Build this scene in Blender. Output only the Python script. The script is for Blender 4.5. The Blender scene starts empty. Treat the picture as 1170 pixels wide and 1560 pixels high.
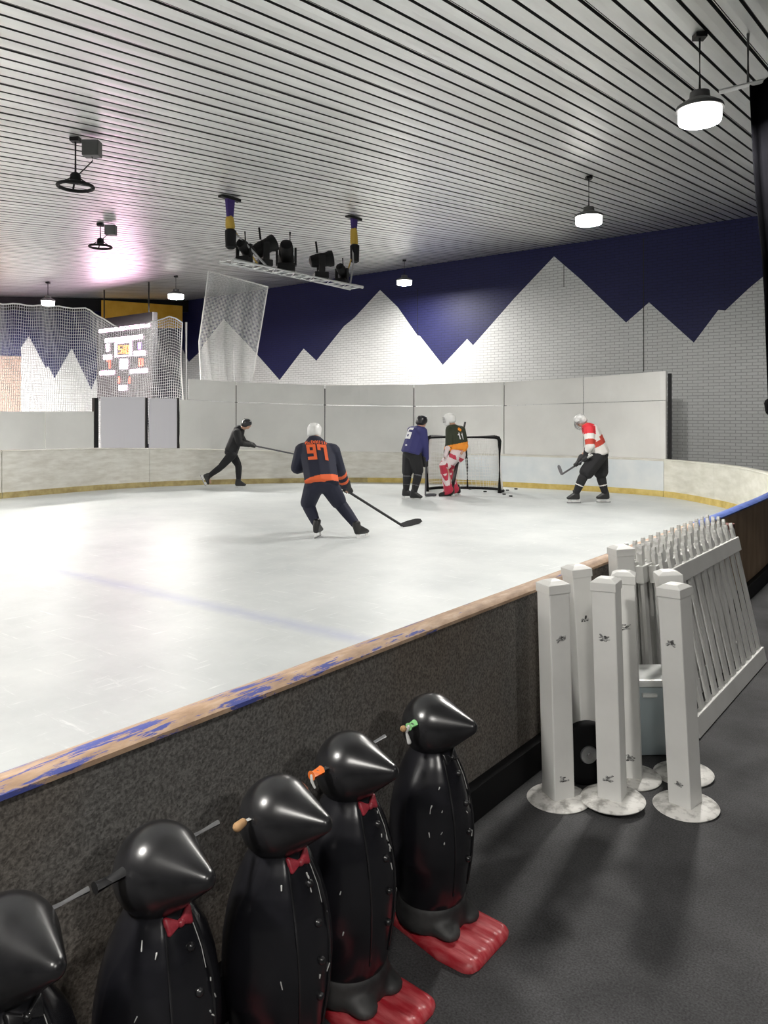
import bpy, bmesh, math, random
from mathutils import Vector, Matrix
from mathutils.bvhtree import BVHTree
random.seed(7)
C = bpy.context.scene.collection
F, CX, CY, H = 1170.0, 585.0, 638.0, 1.6
N_ = math.hypot(905, 1170)
D1 = Vector((905 / N_, 1170 / N_, 0)); D2 = Vector((D1.y, -D1.x, 0))
TH = math.atan2(D2.y, D2.x)
ROT = Matrix.Rotation(TH, 4, 'Z')              # local (x=b, y=a) -> world
CS, C0 = 154 / 1479, 2.43                        # ceiling slope along D1, height over camera at a=0

def W(a, b, z=0.0): return D1 * a + D2 * b + Vector((0, 0, z))
def ray(x, y): return Vector(((x - CX) / F, 1.0, -(y - CY) / F))
def at(x, y, d): return ray(x, y) * d + Vector((0, 0, H))
def on_floor(x, y, h=0.0):
    r = ray(x, y); return r * ((h - H) / r.z) + Vector((0, 0, H))
def on_a(x, y, a):
    r = ray(x, y); return r * (a / r.dot(D1)) + Vector((0, 0, H))
def on_b(x, y, b):
    r = ray(x, y); return r * (b / r.dot(D2)) + Vector((0, 0, H))
def on_ceil(x, y, off=0.0):
    r = ray(x, y); return r * ((C0 - off) / (r.z - CS * r.dot(D1))) + Vector((0, 0, H))
def ceil_z(a): return H + C0 + CS * a
def AB(p): return p.dot(D1), p.dot(D2)
def lerp(x, pts):
    if x <= pts[0][0]: return pts[0][1]
    for (x0, y0), (x1, y1) in zip(pts, pts[1:]):
        if x <= x1: return y0 + (y1 - y0) * (x - x0) / (x1 - x0)
    return pts[-1][1]

# ------------------------------------------------------------------ materials
def mat(name, col, rough=0.5, metal=0.0, spec=0.5, emit=None, es=0.0):
    m = bpy.data.materials.new(name); m.use_nodes = True
    b = m.node_tree.nodes['Principled BSDF']
    b.inputs['Base Color'].default_value = (*col, 1); b.inputs['Roughness'].default_value = rough
    b.inputs['Metallic'].default_value = metal; b.inputs['Specular IOR Level'].default_value = spec
    if emit:
        b.inputs['Emission Color'].default_value = (*emit, 1); b.inputs['Emission Strength'].default_value = es
    return m
def nd(m, t, **kw):
    n = m.node_tree.nodes.new(t)
    for k, v in kw.items():
        if k in n.inputs: n.inputs[k].default_value = v
        else: setattr(n, k, v)
    return n
def lk(m, a, b): m.node_tree.links.new(a, b)
def bsdf(m): return m.node_tree.nodes['Principled BSDF']
def ramp(m, fac, stops):
    r = nd(m, 'ShaderNodeValToRGB'); lk(m, fac, r.inputs[0]); e = r.color_ramp.elements
    e[0].position, e[0].color = stops[0][0], (*stops[0][1], 1)
    e[1].position, e[1].color = stops[-1][0], (*stops[-1][1], 1)
    for p, c in stops[1:-1]:
        x = e.new(p); x.color = (*c, 1)
    return r.outputs[0]
def noise(m, scale, detail=4, rough=0.55, sc=(1, 1, 1)):
    tc = nd(m, 'ShaderNodeTexCoord'); mp = nd(m, 'ShaderNodeMapping'); mp.inputs['Scale'].default_value = sc
    lk(m, tc.outputs['Object'], mp.inputs[0])
    n = nd(m, 'ShaderNodeTexNoise', Scale=scale, Detail=detail, Roughness=rough); lk(m, mp.outputs[0], n.inputs['Vector'])
    return n.outputs['Fac']
def bump(m, h, s=0.3, d=0.01):
    b = nd(m, 'ShaderNodeBump', Strength=s, Distance=d); lk(m, h, b.inputs['Height']); lk(m, b.outputs[0], bsdf(m).inputs['Normal'])
def mottled(name, c0, c1, scale, rough, lo=0.35, hi=0.65, bs=0.0, sc=(1, 1, 1), spec=0.5, metal=0.0):
    m = mat(name, c0, rough, metal, spec); n = noise(m, scale, sc=sc)
    lk(m, ramp(m, n, [(lo, c0), (hi, c1)]), bsdf(m).inputs['Base Color'])
    if bs: bump(m, n, bs)
    return m
def brick(name, col, mortar):
    m = mat(name, col, 0.55, 0, 0.35)
    tc = nd(m, 'ShaderNodeTexCoord'); s = nd(m, 'ShaderNodeSeparateXYZ'); cb = nd(m, 'ShaderNodeCombineXYZ')
    lk(m, tc.outputs['Object'], s.inputs[0]); ad = nd(m, 'ShaderNodeMath', operation='ADD')
    lk(m, s.outputs[0], ad.inputs[0]); lk(m, s.outputs[1], ad.inputs[1]); lk(m, ad.outputs[0], cb.inputs[0]); lk(m, s.outputs[2], cb.inputs[1])
    t = nd(m, 'ShaderNodeTexBrick', Scale=1.0); lk(m, cb.outputs[0], t.inputs['Vector'])
    t.inputs['Mortar Size'].default_value = 0.007; t.inputs['Brick Width'].default_value = 0.22; t.inputs['Row Height'].default_value = 0.068
    t.inputs['Color1'].default_value = (*col, 1); t.inputs['Color2'].default_value = (*[c * 0.93 for c in col], 1); t.inputs['Mortar'].default_value = (*mortar, 1)
    lk(m, t.outputs['Color'], bsdf(m).inputs['Base Color'])
    b = nd(m, 'ShaderNodeBump', Strength=0.7, Distance=0.01, invert=True); lk(m, t.outputs['Fac'], b.inputs['Height']); lk(m, b.outputs[0], bsdf(m).inputs['Normal'])
    return m

M = {}
M['white_brick'] = brick('white_brick_paint', (0.66, 0.67, 0.67), (0.40, 0.41, 0.41))
M['navy_brick'] = brick('navy_brick_paint', (0.013, 0.015, 0.078), (0.008, 0.009, 0.045))
M['dark_wall'] = brick('dark_brick_paint', (0.03, 0.032, 0.055), (0.016, 0.017, 0.03))
M['pink_wall'] = mat('dusty_pink_plaster', (0.30, 0.21, 0.17), 0.7)
# ceiling: reflective foil-faced steel
m = M['ceiling'] = mat('reflective_steel_ceiling', (0.62, 0.63, 0.63), 0.38, 0.85)
n = noise(m, 1.0, 5, 0.6, (3.0, 0.35, 1)); lk(m, ramp(m, n, [(0.3, (0.74, 0.74, 0.73)), (0.7, (0.93, 0.935, 0.93))]), bsdf(m).inputs['Base Color'])
n2 = noise(m, 1.3, 3, 0.5, (3.0, 0.5, 1)); bump(m, n2, 0.25, 0.02)
M['groove'] = mat('ceiling_groove_steel', (0.10, 0.10, 0.10), 0.5, 0.6)
# floor
m = M['floor'] = mat('black_rubber_matting', (0.03, 0.03, 0.032), 0.75, 0, 0.3)
n = noise(m, 150, 3); n2 = noise(m, 2.2, 5, 0.6)
mx = nd(m, 'ShaderNodeMath', operation='MULTIPLY'); lk(m, n, mx.inputs[0]); lk(m, n2, mx.inputs[1])
lk(m, ramp(m, mx.outputs[0], [(0.13, (0.022, 0.022, 0.023)), (0.36, (0.075, 0.075, 0.078))]), bsdf(m).inputs['Base Color']); bump(m, n, 0.4, 0.004)
# ice with skate scratches and the worn blue line
m = M['ice'] = mat('rink_ice', (0.8, 0.83, 0.84), 0.42, 0, 0.4)
tc = nd(m, 'ShaderNodeTexCoord'); sp = nd(m, 'ShaderNodeSeparateXYZ'); lk(m, tc.outputs['Object'], sp.inputs[0])
n = noise(m, 0.9, 6, 0.65); base = ramp(m, n, [(0.3, (0.47, 0.50, 0.505)), (0.7, (0.61, 0.635, 0.635))])
sA = noise(m, 3.0, 5, 0.7, (7.0, 0.8, 1)); sB = noise(m, 3.2, 5, 0.7, (0.7, 6.0, 1))
mxs = nd(m, 'ShaderNodeMath', operation='MAXIMUM'); lk(m, sA, mxs.inputs[0]); lk(m, sB, mxs.inputs[1])
scr = ramp(m, mxs.outputs[0], [(0.60, (0, 0, 0)), (0.74, (1, 1, 1))])
mix1 = nd(m, 'ShaderNodeMix', data_type='RGBA'); lk(m, scr, mix1.inputs[0]); lk(m, base, mix1.inputs[6]); mix1.inputs[7].default_value = (0.72, 0.74, 0.74, 1)
d = nd(m, 'ShaderNodeMath', operation='SUBTRACT'); lk(m, sp.outputs[1], d.inputs[0]); d.inputs[1].default_value = 4.28
ab = nd(m, 'ShaderNodeMath', operation='ABSOLUTE'); lk(m, d.outputs[0], ab.inputs[0])
lw = nd(m, 'ShaderNodeMath', operation='MULTIPLY_ADD'); lk(m, noise(m, 6, 4, 0.6), lw.inputs[0]); lw.inputs[1].default_value = 0.16; lk(m, ab.outputs[0], lw.inputs[2])
lf = ramp(m, lw.outputs[0], [(0.06, (0.5, 0.5, 0.5)), (0.24, (0, 0, 0))])
mix2 = nd(m, 'ShaderNodeMix', data_type='RGBA'); lk(m, lf, mix2.inputs[0]); lk(m, mix1.outputs[2], mix2.inputs[6]); mix2.inputs[7].default_value = (0.30, 0.33, 0.52, 1)
lk(m, mix2.outputs[2], bsdf(m).inputs['Base Color']); bump(m, mxs.outputs[0], 0.25, 0.006)
# boards
M['board_white'] = mottled('scuffed_white_board', (0.62, 0.60, 0.54), (0.76, 0.75, 0.70), 3.0, 0.4, sc=(1, 1, 4))
M['board_cream'] = mottled('cream_white_board', (0.66, 0.65, 0.56), (0.80, 0.79, 0.71), 3.0, 0.4, sc=(1, 1, 3))
M['board_blue_white'] = mottled('cool_white_board', (0.66, 0.71, 0.74), (0.76, 0.79, 0.80), 2.0, 0.4)
M['kick_yellow'] = mottled('yellow_kick_plate', (0.55, 0.40, 0.10), (0.72, 0.57, 0.20), 5.0, 0.5)
M['kick_olive'] = mottled('worn_yellow_kick_plate', (0.33, 0.25, 0.10), (0.52, 0.43, 0.20), 5.0, 0.5)
M['panel'] = mottled('white_screen_panel', (0.68, 0.68, 0.66), (0.74, 0.74, 0.72), 1.2, 0.4)
M['panel_lilac'] = mat('pale_lilac_panel', (0.66, 0.65, 0.70), 0.45)
M['seam'] = mat('black_joint', (0.012, 0.012, 0.012), 0.6)
M['carpet'] = mottled('charcoal_carpet', (0.090, 0.087, 0.083), (0.20, 0.195, 0.186), 110, 0.95, bs=0.5, spec=0.1)
n = noise(M['carpet'], 1.1, 3); rr = ramp(M['carpet'], n, [(0.40, (1, 1, 1)), (0.75, (1.0, 0.82, 0.66))])
mm = nd(M['carpet'], 'ShaderNodeMix', data_type='RGBA', blend_type='MULTIPLY'); mm.inputs[0].default_value = 1
old = bsdf(M['carpet']).inputs['Base Color'].links[0].from_socket; lk(M['carpet'], old, mm.inputs[6]); lk(M['carpet'], rr, mm.inputs[7]); lk(M['carpet'], mm.outputs[2], bsdf(M['carpet']).inputs['Base Color'])
M['plywood'] = mottled('brown_plywood', (0.30, 0.20, 0.12), (0.42, 0.29, 0.18), 6, 0.7, sc=(1, 1, 0.3))
M['black_base'] = mat('black_rubber_base', (0.006, 0.006, 0.007), 0.7, 0, 0.2)
m = M['cap_wood'] = mat('worn_painted_wood', (0.4, 0.25, 0.14), 0.65)
n = noise(m, 14, 6, 0.65, (2.2, 0.5, 1)); woodc = ramp(m, n, [(0.3, (0.29, 0.185, 0.12)), (0.55, (0.46, 0.315, 0.21)), (0.75, (0.58, 0.44, 0.34))])
tc = nd(m, 'ShaderNodeTexCoord'); sp = nd(m, 'ShaderNodeSeparateXYZ'); lk(m, tc.outputs['Object'], sp.inputs[0])
mr = nd(m, 'ShaderNodeMapRange'); lk(m, sp.outputs[1], mr.inputs[0])
for i, v in enumerate((0.9, 3.0, 0.065, -0.07)): mr.inputs[i + 1].default_value = v
pn = noise(m, 15, 7, 0.7, (3.2, 0.30, 1)); add = nd(m, 'ShaderNodeMath', operation='ADD'); lk(m, pn, add.inputs[0]); lk(m, mr.outputs[0], add.inputs[1])
mx = nd(m, 'ShaderNodeMix', data_type='RGBA'); lk(m, ramp(m, add.outputs[0], [(0.565, (0, 0, 0)), (0.60, (1, 1, 1))]), mx.inputs[0]); lk(m, woodc, mx.inputs[6]); mx.inputs[7].default_value = (0.07, 0.09, 0.32, 1)
lk(m, mx.outputs[2], bsdf(m).inputs['Base Color']); bump(m, n, 0.35, 0.006)
M['cap_blue'] = mottled('blue_painted_cap', (0.05, 0.085, 0.26), (0.09, 0.14, 0.40), 9, 0.5)
# penguin
M['pg_black'] = mottled('glossy_black_plastic', (0.006, 0.006, 0.008), (0.013, 0.013, 0.016), 6, 0.24, spec=0.6)
M['pg_head'] = mottled('scuffed_black_plastic', (0.009, 0.009, 0.010), (0.022, 0.022, 0.024), 14, 0.27, spec=0.7)
M['pg_grey'] = mottled('scuffed_dark_rubber', (0.016, 0.016, 0.017), (0.05, 0.05, 0.05), 12, 0.55)
M['pg_red'] = mottled('scuffed_red_plastic', (0.42, 0.018, 0.03), (0.62, 0.14, 0.15), 22, 0.38, lo=0.42, hi=0.72, sc=(0.4, 2.5, 1))
M['chip'] = mat('chipped_white_paint', (0.55, 0.55, 0.54), 0.6)
M['bow_red'] = mottled('faded_red_paint', (0.20, 0.008, 0.018), (0.42, 0.05, 0.07), 40, 0.4)
M['steel'] = mat('dull_steel', (0.32, 0.32, 0.33), 0.38, 0.9)
M['grip_black'] = mat('black_rubber_grip', (0.012, 0.012, 0.013), 0.45)
M['orange_tape'] = mat('orange_grip', (0.72, 0.17, 0.03), 0.5)
M['green_tape'] = mat('pale_green_grip', (0.25, 0.58, 0.24), 0.5)
M['tan'] = mat('tan_foam', (0.42, 0.25, 0.12), 0.8)
# fence
M['pvc'] = mottled('white_pvc', (0.66, 0.66, 0.64), (0.74, 0.74, 0.72), 3, 0.38)
M['pvc_base'] = mottled('scuffed_white_plate', (0.34, 0.33, 0.31), (0.70, 0.69, 0.66), 26, 0.6, lo=0.36, hi=0.56)
M['scuff'] = mottled('worn_bracket_mark', (0.05, 0.05, 0.05), (0.5, 0.5, 0.49), 60, 0.6, lo=0.42, hi=0.6)
M['bin'] = mat('cloudy_plastic', (0.42, 0.49, 0.52), 0.3); bsdf(M['bin']).inputs['Transmission Weight'].default_value = 0.25
M['bin_lid'] = mat('pale_plastic_lid', (0.62, 0.64, 0.63), 0.35)
M['tyre'] = mat('black_tyre_rubber', (0.007, 0.007, 0.008), 0.85, 0, 0.2)
# ceiling kit
M['black'] = mat('matt_black', (0.006, 0.006, 0.007), 0.6, 0, 0.25)
M['black_metal'] = mat('black_powder_coat', (0.010, 0.010, 0.011), 0.5, 0, 0.3)
M['alu'] = mat('aluminium', (0.72, 0.73, 0.73), 0.35, 0.7)
M['purple'] = mat('purple_strap', (0.05, 0.025, 0.17), 0.7)
M['yellow'] = mat('yellow_hoist', (0.55, 0.36, 0.05), 0.5)
M['grey_box'] = mat('grey_junction_box', (0.10, 0.10, 0.10), 0.5)
M['lamp'] = mat('lit_lamp_diffuser', (1, 1, 1), 0.5, emit=(1.0, 0.965, 0.91), es=560)
M['curtain'] = mottled('black_drape', (0.0016, 0.0016, 0.002), (0.003, 0.003, 0.0036), 3, 1.0, spec=0.0)
M['white_bar'] = mat('white_pipe', (0.75, 0.75, 0.75), 0.35)
M['net'] = mat('grey_white_netting', (0.5, 0.51, 0.52), 0.8)
M['net_fine'] = mat('pale_netting', (0.60, 0.61, 0.61), 0.8)
M['rope'] = mat('white_rope', (0.8, 0.8, 0.79), 0.8)
M['banner'] = mottled('yellow_banner', (0.62, 0.33, 0.02), (0.72, 0.42, 0.05), 2, 0.6)
M['sb_case'] = mat('black_scoreboard_case', (0.015, 0.013, 0.016), 0.5)
M['led_white'] = mat('white_pink_leds', (0.9, 0.7, 0.85), 0.5, emit=(1.0, 0.62, 0.84), es=22)
M['led_red'] = mat('red_leds', (0.6, 0.05, 0.03), 0.5, emit=(1.0, 0.10, 0.06), es=4)
M['led_orange'] = mat('orange_leds', (0.7, 0.2, 0.05), 0.5, emit=(1.0, 0.22, 0.05), es=3)
M['led_violet'] = mat('violet_leds', (0.4, 0.1, 0.7), 0.5, emit=(0.5, 0.16, 1.0), es=9)
# players
M['skin'] = mat('skin', (0.52, 0.30, 0.21), 0.5)
M['cloth_black'] = mat('black_cloth', (0.010, 0.010, 0.012), 0.8)
M['cloth_navy'] = mat('midnight_navy_knit', (0.009, 0.011, 0.030), 0.75)
M['cloth_orange'] = mat('orange_knit', (0.78, 0.13, 0.035), 0.7)
M['cloth_purple'] = mat('purple_blue_knit', (0.030, 0.030, 0.135), 0.75)
M['cloth_green'] = mat('dark_green_knit', (0.028, 0.036, 0.018), 0.75)
M['cloth_amber'] = mat('amber_knit', (0.85, 0.30, 0.03), 0.7)
M['cloth_white'] = mat('white_knit', (0.72, 0.70, 0.68), 0.75)
M['cloth_red'] = mat('red_knit', (0.68, 0.03, 0.045), 0.7)
M['cloth_brick'] = mat('brick_red_knit', (0.50, 0.055, 0.035), 0.7)
M['pad_red'] = mat('crimson_pad', (0.50, 0.025, 0.06), 0.5)
M['pad_white'] = mat('white_pad', (0.72, 0.62, 0.63), 0.5)
M['helmet_white'] = mat('white_helmet', (0.78, 0.78, 0.77), 0.3)
M['helmet_black'] = mat('black_helmet', (0.012, 0.012, 0.016), 0.3)
M['helmet_grey'] = mottled('white_and_grey_helmet', (0.42, 0.42, 0.42), (0.75, 0.75, 0.74), 12, 0.35)
M['cage'] = mat('steel_cage', (0.35, 0.36, 0.37), 0.3, 0.8)
M['boot'] = mat('black_skate_boot', (0.014, 0.014, 0.015), 0.4)
M['holder'] = mat('white_blade_holder', (0.7, 0.7, 0.7), 0.4)
M['print_white'] = mat('white_print', (0.75, 0.75, 0.78), 0.7)
M['glove_black'] = mat('black_glove', (0.014, 0.014, 0.016), 0.6)
M['pad_brown'] = mat('red_brown_box', (0.12, 0.04, 0.03), 0.6)
M['puck'] = mat('black_puck', (0.01, 0.01, 0.01), 0.6)
M['stick'] = mat('black_stick', (0.014, 0.014, 0.015), 0.45)
M['stick_grey'] = mat('grey_stick', (0.09, 0.09, 0.10), 0.45)

# ------------------------------------------------------------------ mesh builder
def basis(d):
    d = d.normalized(); u = Vector((0, 0, 1)) if abs(d.z) < 0.95 else Vector((1, 0, 0))
    s = d.cross(u).normalized(); return s, s.cross(d).normalized(), d
class MB:
    def __init__(s): s.bm = bmesh.new(); s.mi = 0
    def face(s, vs):
        try: f = s.bm.faces.new(vs); f.material_index = s.mi; return f
        except ValueError: return None
    def box(s, c, size, rot=None):
        c = Vector(c); x, y, z = [v / 2 for v in size]; v = []
        for i in ((-x, -y, -z), (x, -y, -z), (x, y, -z), (-x, y, -z), (-x, -y, z), (x, -y, z), (x, y, z), (-x, y, z)):
            p = Vector(i)
            if rot is not None: p = rot @ p
            v.append(s.bm.verts.new(c + p))
        for q in ((3, 2, 1, 0), (4, 5, 6, 7), (0, 1, 5, 4), (1, 2, 6, 5), (2, 3, 7, 6), (3, 0, 4, 7)): s.face([v[i] for i in q])
        return s
    def obox(s, p0, p1, w, h, up=Vector((0, 0, 1))):       # box along p0-p1, w sideways, h along up
        p0, p1 = Vector(p0), Vector(p1); d = (p1 - p0).normalized(); sd = d.cross(up).normalized(); u = sd.cross(d)
        v = [s.bm.verts.new(p + sd * i * w / 2 + u * j * h / 2) for p in (p0, p1) for i, j in ((-1, -1), (1, -1), (1, 1), (-1, 1))]
        for q in ((0, 1, 2, 3), (7, 6, 5, 4), (0, 4, 5, 1), (1, 5, 6, 2), (2, 6, 7, 3), (3, 7, 4, 0)): s.face([v[i] for i in q])
        return s
    def loft(s, rings, cap=True, closed=True):
        rs = [[s.bm.verts.new(p) for p in r] for r in rings]; n = len(rs[0])
        for a, b in zip(rs, rs[1:]):
            for i in range(n if closed else n - 1):
                j = (i + 1) % n; s.face([a[i], a[j], b[j], b[i]])
        if cap and closed:
            s.face(rs[0][::-1]); s.face(rs[-1])
        return rs
    def tube(s, pts, r, n=8):
        pts = [Vector(p) for p in pts]; rr = r if isinstance(r, (list, tuple)) else [r] * len(pts); rings = []
        for i, p in enumerate(pts):
            d = (pts[min(i + 1, len(pts) - 1)] - pts[max(i - 1, 0)])
            if i == 0: a, b, _ = basis(d)
            else:
                dn = d.normalized(); a = (a - dn * a.dot(dn)).normalized(); b = dn.cross(a) if False else a.cross(dn) * -1
            rings.append([p + a * math.cos(t) * rr[i] + b * math.sin(t) * rr[i] for t in [2 * math.pi * k / n for k in range(n)]])
        s.loft(rings); return s
    def lathe(s, prof, c=(0, 0, 0), axis=Vector((0, 0, 1)), n=32, sx=1.0):      # prof: (r, h)
        c = Vector(c); a, b, d = basis(axis)
        s.loft([[c + d * h + a * math.cos(t) * r * sx + b * math.sin(t) * r for t in [2 * math.pi * k / n for k in range(n)]] for r, h in prof]); return s
    def hull(s, ells, n=1):
        pts = []
        t = bmesh.new(); bmesh.ops.create_icosphere(t, subdivisions=2 if n == 1 else n, radius=1); sv = [v.co.copy() for v in t.verts]; t.free()
        t = bmesh.new()
        for c, R in ells:
            for v in sv: t.verts.new(Vector(c) + (R @ v if isinstance(R, Matrix) else v * R))
        bmesh.ops.convex_hull(t, input=t.verts)
        lo = [v for v in t.verts if not v.link_faces]
        for v in lo: t.verts.remove(v)
        t.verts.index_update(); mp = [s.bm.verts.new(v.co) for v in t.verts]
        for f in t.faces: s.face([mp[v.index] for v in f.verts])
        t.free(); return s
    def ball(s, c, R, n=2): return s.hull([(c, R)], n)
    def chain(s, pts, rs):
        for i in range(len(pts) - 1): s.hull([(pts[i], rs[i]), (pts[i + 1], rs[i + 1])])
        return s
    def prism(s, poly, off):                              # planar polygon extruded by vector
        a = [s.bm.verts.new(Vector(p)) for p in poly]; b = [s.bm.verts.new(Vector(p) + off) for p in poly]; n = len(a)
        s.face(a[::-1]); s.face(b)
        for i in range(n): s.face([a[i], a[(i + 1) % n], b[(i + 1) % n], b[i]])
        return s
    def build(s, name, mats, parent=None, smooth=False, frame=None, bevel=0.0, remesh=None, rule=None, ang=40):
        """frame: None = coordinates already local / world; Vector = subtract (parent placed there)"""
        bmesh.ops.recalc_face_normals(s.bm, faces=s.bm.faces)
        if bevel: bmesh.ops.bevel(s.bm, geom=[e for e in s.bm.edges if len(e.link_faces) == 2 and e.calc_face_angle(0) > 0.6], offset=bevel, segments=2, affect='EDGES', profile=0.6)
        me = bpy.data.meshes.new(name); s.bm.to_mesh(me); s.bm.free()
        if remesh:
            tmp = bpy.data.objects.new('tmp', me); C.objects.link(tmp)
            r = tmp.modifiers.new('r', 'REMESH'); r.mode = 'VOXEL'; r.voxel_size = remesh[0]; r.use_smooth_shade = True
            sm = tmp.modifiers.new('s', 'SMOOTH'); sm.iterations = remesh[1]; sm.factor = 0.5
            dg = bpy.context.evaluated_depsgraph_get(); dg.update()
            me2 = bpy.data.meshes.new_from_object(tmp.evaluated_get(dg)); bpy.data.objects.remove(tmp); bpy.data.meshes.remove(me); me = me2; me.name = name
        for mt in (mats if isinstance(mats, (list, tuple)) else [mats]): me.materials.append(mt)
        if rule:
            for p in me.polygons: p.material_index = rule(p.center)
        if frame is not None: me.transform(Matrix.Translation(-frame))
        if smooth:
            for p in me.polygons: p.use_smooth = True
            if not remesh:
                bb = bmesh.new(); bb.from_mesh(me)
                for e in bb.edges:
                    if len(e.link_faces) == 2 and e.calc_face_angle(0) > math.radians(ang): e.smooth = False
                bb.to_mesh(me); bb.free()
        o = bpy.data.objects.new(name, me); C.objects.link(o)
        if parent: o.parent = parent
        return o
def tag(o, label=None, cat=None, group=None, kind=None):
    for k, v in (('label', label), ('category', cat), ('group', group), ('kind', kind)):
        if v: o[k] = v
    return o
def thing(name, label, cat, loc=(0, 0, 0), rz=0.0, group=None):
    o = bpy.data.objects.new(name, None); C.objects.link(o); o.empty_display_size = 0.1
    o.location = loc; o.rotation_euler = (0, 0, rz); return tag(o, label, cat, group)
def bframe(o): o.rotation_euler = (0, 0, TH); return o   # mesh in (b, a, z)
def copy_tree(o, parent=None):
    c = o.copy(); C.objects.link(c)
    if parent: c.parent = parent
    for ch in list(o.children): copy_tree(ch, c)
    return c

# ------------------------------------------------------------------ floor, ice, ceiling, walls
b = MB(); b.box((-5, 6, -0.1), (44, 36, 0.2)); tag(bframe(b.build('floor', M['floor'])), kind='structure')
PATH = [(-5, -1.69), (2, -1.69), (5, -1.69), (7, -1.70), (8.6, -1.76), (10, -1.88), (11.5, -2.14), (12.8, -2.58), (13.7, -3.0), (14.4, -3.44), (14.94, -3.92), (15.55, -4.55), (15.95, -5.2), (16.13, -6.3), (16.07, -7.6), (15.95, -9.0), (15.75, -10.5), (15.15, -11.85), (14.33, -12.9), (13.13, -13.95), (11.95, -14.8), (10.85, -15.3), (9.68, -15.52), (8.46, -15.5), (7.0, -15.4), (2, -15.3), (-5, -15.3)]
def catmull(P, k=8):
    out = []
    for i in range(len(P) - 1):
        p0, p1, p2, p3 = [Vector(P[max(0, min(len(P) - 1, j))]) for j in (i - 1, i, i + 1, i + 2)]
        for q in range(k):
            t = q / k; out.append(0.5 * ((2 * p1) + (p2 - p0) * t + (2 * p0 - 5 * p1 + 4 * p2 - p3) * t * t + (3 * p1 - p0 - 3 * p2 + p3) * t ** 3))
    out.append(Vector(P[-1])); return out
RP = catmull(PATH)                                       # (a, b) inner face
def normal_at(i):
    d = (RP[min(i + 1, len(RP) - 1)] - RP[max(i - 1, 0)]).normalized(); return Vector((d.y * -1, d.x)) * -1
# outward: to the left/right test against rink centre
def outn(i):
    n = normal_at(i); return n if n.dot(RP[i] - Vector((5, -8.5))) > 0 else -n
def pxof(p):
    w = W(p.x, p.y); return CX + F * w.x / w.y if w.y > 0.2 else None
b = MB(); vs = [b.bm.verts.new((p.y, p.x, 0.006)) for p in RP]; f = b.bm.faces.new(vs)
bmesh.ops.triangulate(b.bm, faces=[f]); tag(bframe(b.build('ice_surface', M['ice'])), kind='structure')

b = MB(); SP, b0, b1 = 0.1715, -23.0, 7.0; a0, a1 = -7.0, 17.6
prof = []; x = b0; k = 0
off = (-2.911 - b0) % SP
xs = b0 + off - SP; idx = round((xs + 2.911) / SP)
while xs < b1:
    dbl = idx % 4 == 0
    if dbl:   # panel joint: double line
        prof += [(xs - 0.020, 0, 0), (xs - 0.016, 0.035, 1), (xs + 0.006, 0.035, 1), (xs + 0.009, 0.002, 0), (xs + 0.016, 0.0, 0), (xs + 0.018, 0.012, 1), (xs + 0.022, 0.012, 1), (xs + 0.024, 0, 0)]
    else:
        prof += [(xs - 0.015, 0, 0), (xs - 0.011, 0.030, 1), (xs + 0.011, 0.030, 1), (xs + 0.015, 0, 0)]
    prof += [(xs + SP * 0.5, -0.004, 0)]
    xs += SP; idx += 1
seg = 4; rings = []
for i in range(seg + 1):
    a = a0 + (a1 - a0) * i / seg; rings.append([b.bm.verts.new((px, a, ceil_z(a) + dz)) for px, dz, _ in prof])
for r0, r1 in zip(rings, rings[1:]):
    for i in range(len(prof) - 1):
        f = b.bm.faces.new([r0[i], r1[i], r1[i + 1], r0[i + 1]])
        f.material_index = 1 if (prof[i][1] > 0.005 or prof[i + 1][1] > 0.005) else 0
tag(bframe(b.build('ceiling', [M['ceiling'], M['groove']])), kind='structure')
b = MB(); t = [(b0, a0), (b1, a0), (b1, a1), (b0, a1)]
b.prism([(p[0], p[1], ceil_z(p[1]) + 0.06) for p in t], Vector((0, 0, 0.08))); tag(bframe(b.build('ceiling_deck', M['groove'])), kind='structure')

# back wall with the painted mountains (paint outline is part of the wall's mesh)
AW = 17.5; BL = -22.75
def wall_mesh(name, pts, lo_m, hi_m, ztop, thick, x_from, x_to, along):
    """pts: outline as (s, z); wall from s=x_from..x_to; along 'b' at a=AW or 'a' at b=BL"""
    mb = MB()
    def V(s_, z_, o=0.0): return mb.bm.verts.new((s_, AW + o, z_) if along == 'b' else (BL - o, s_, z_))
    o = [V(s_, z_) for s_, z_ in pts]; lo = [V(s_, -0.05) for s_, z_ in pts]; hi = [V(s_, ztop(s_)) for s_, z_ in pts]
    for i in range(len(pts) - 1):
        f = mb.bm.faces.new([lo[i], lo[i + 1], o[i + 1], o[i]]); f.material_index = 0
        f = mb.bm.faces.new([o[i], o[i + 1], hi[i + 1], hi[i]]); f.material_index = 1
    bmesh.ops.remove_doubles(mb.bm, verts=mb.bm.verts, dist=1e-5)
    ob = mb.build(name, [lo_m, hi_m]); bframe(ob); sol = ob.modifiers.new('t', 'SOLIDIFY'); sol.thickness = thick; sol.offset = 1 if along == 'b' else 1
    return ob
outline = [(277.7, 531), (287.7, 551.5), (303, 537), (311.5, 523), (340.8, 486), (388, 536), (426, 579), (462.5, 531), (482, 549.5), (524, 497), (540, 484), (579, 441.7), (606, 468), (636, 511), (640, 512), (674.5, 556), (711.7, 516.4), (720.7, 526), (783, 455), (844, 390.5), (884, 425), (953.8, 491.4), (988.8, 460.6), (1057, 522), (1094.6, 471.8), (1105, 473), (1140, 440), (1166, 418.5), (1200, 392), (1260, 470), (1330, 430)]
pts = []
for x, y in outline:
    p = on_a(x, y, AW); pts.append((AB(p)[1], p.z))
pts = [(-23.2, 3.4)] + pts + [(6.5, 4.4)]
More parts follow.
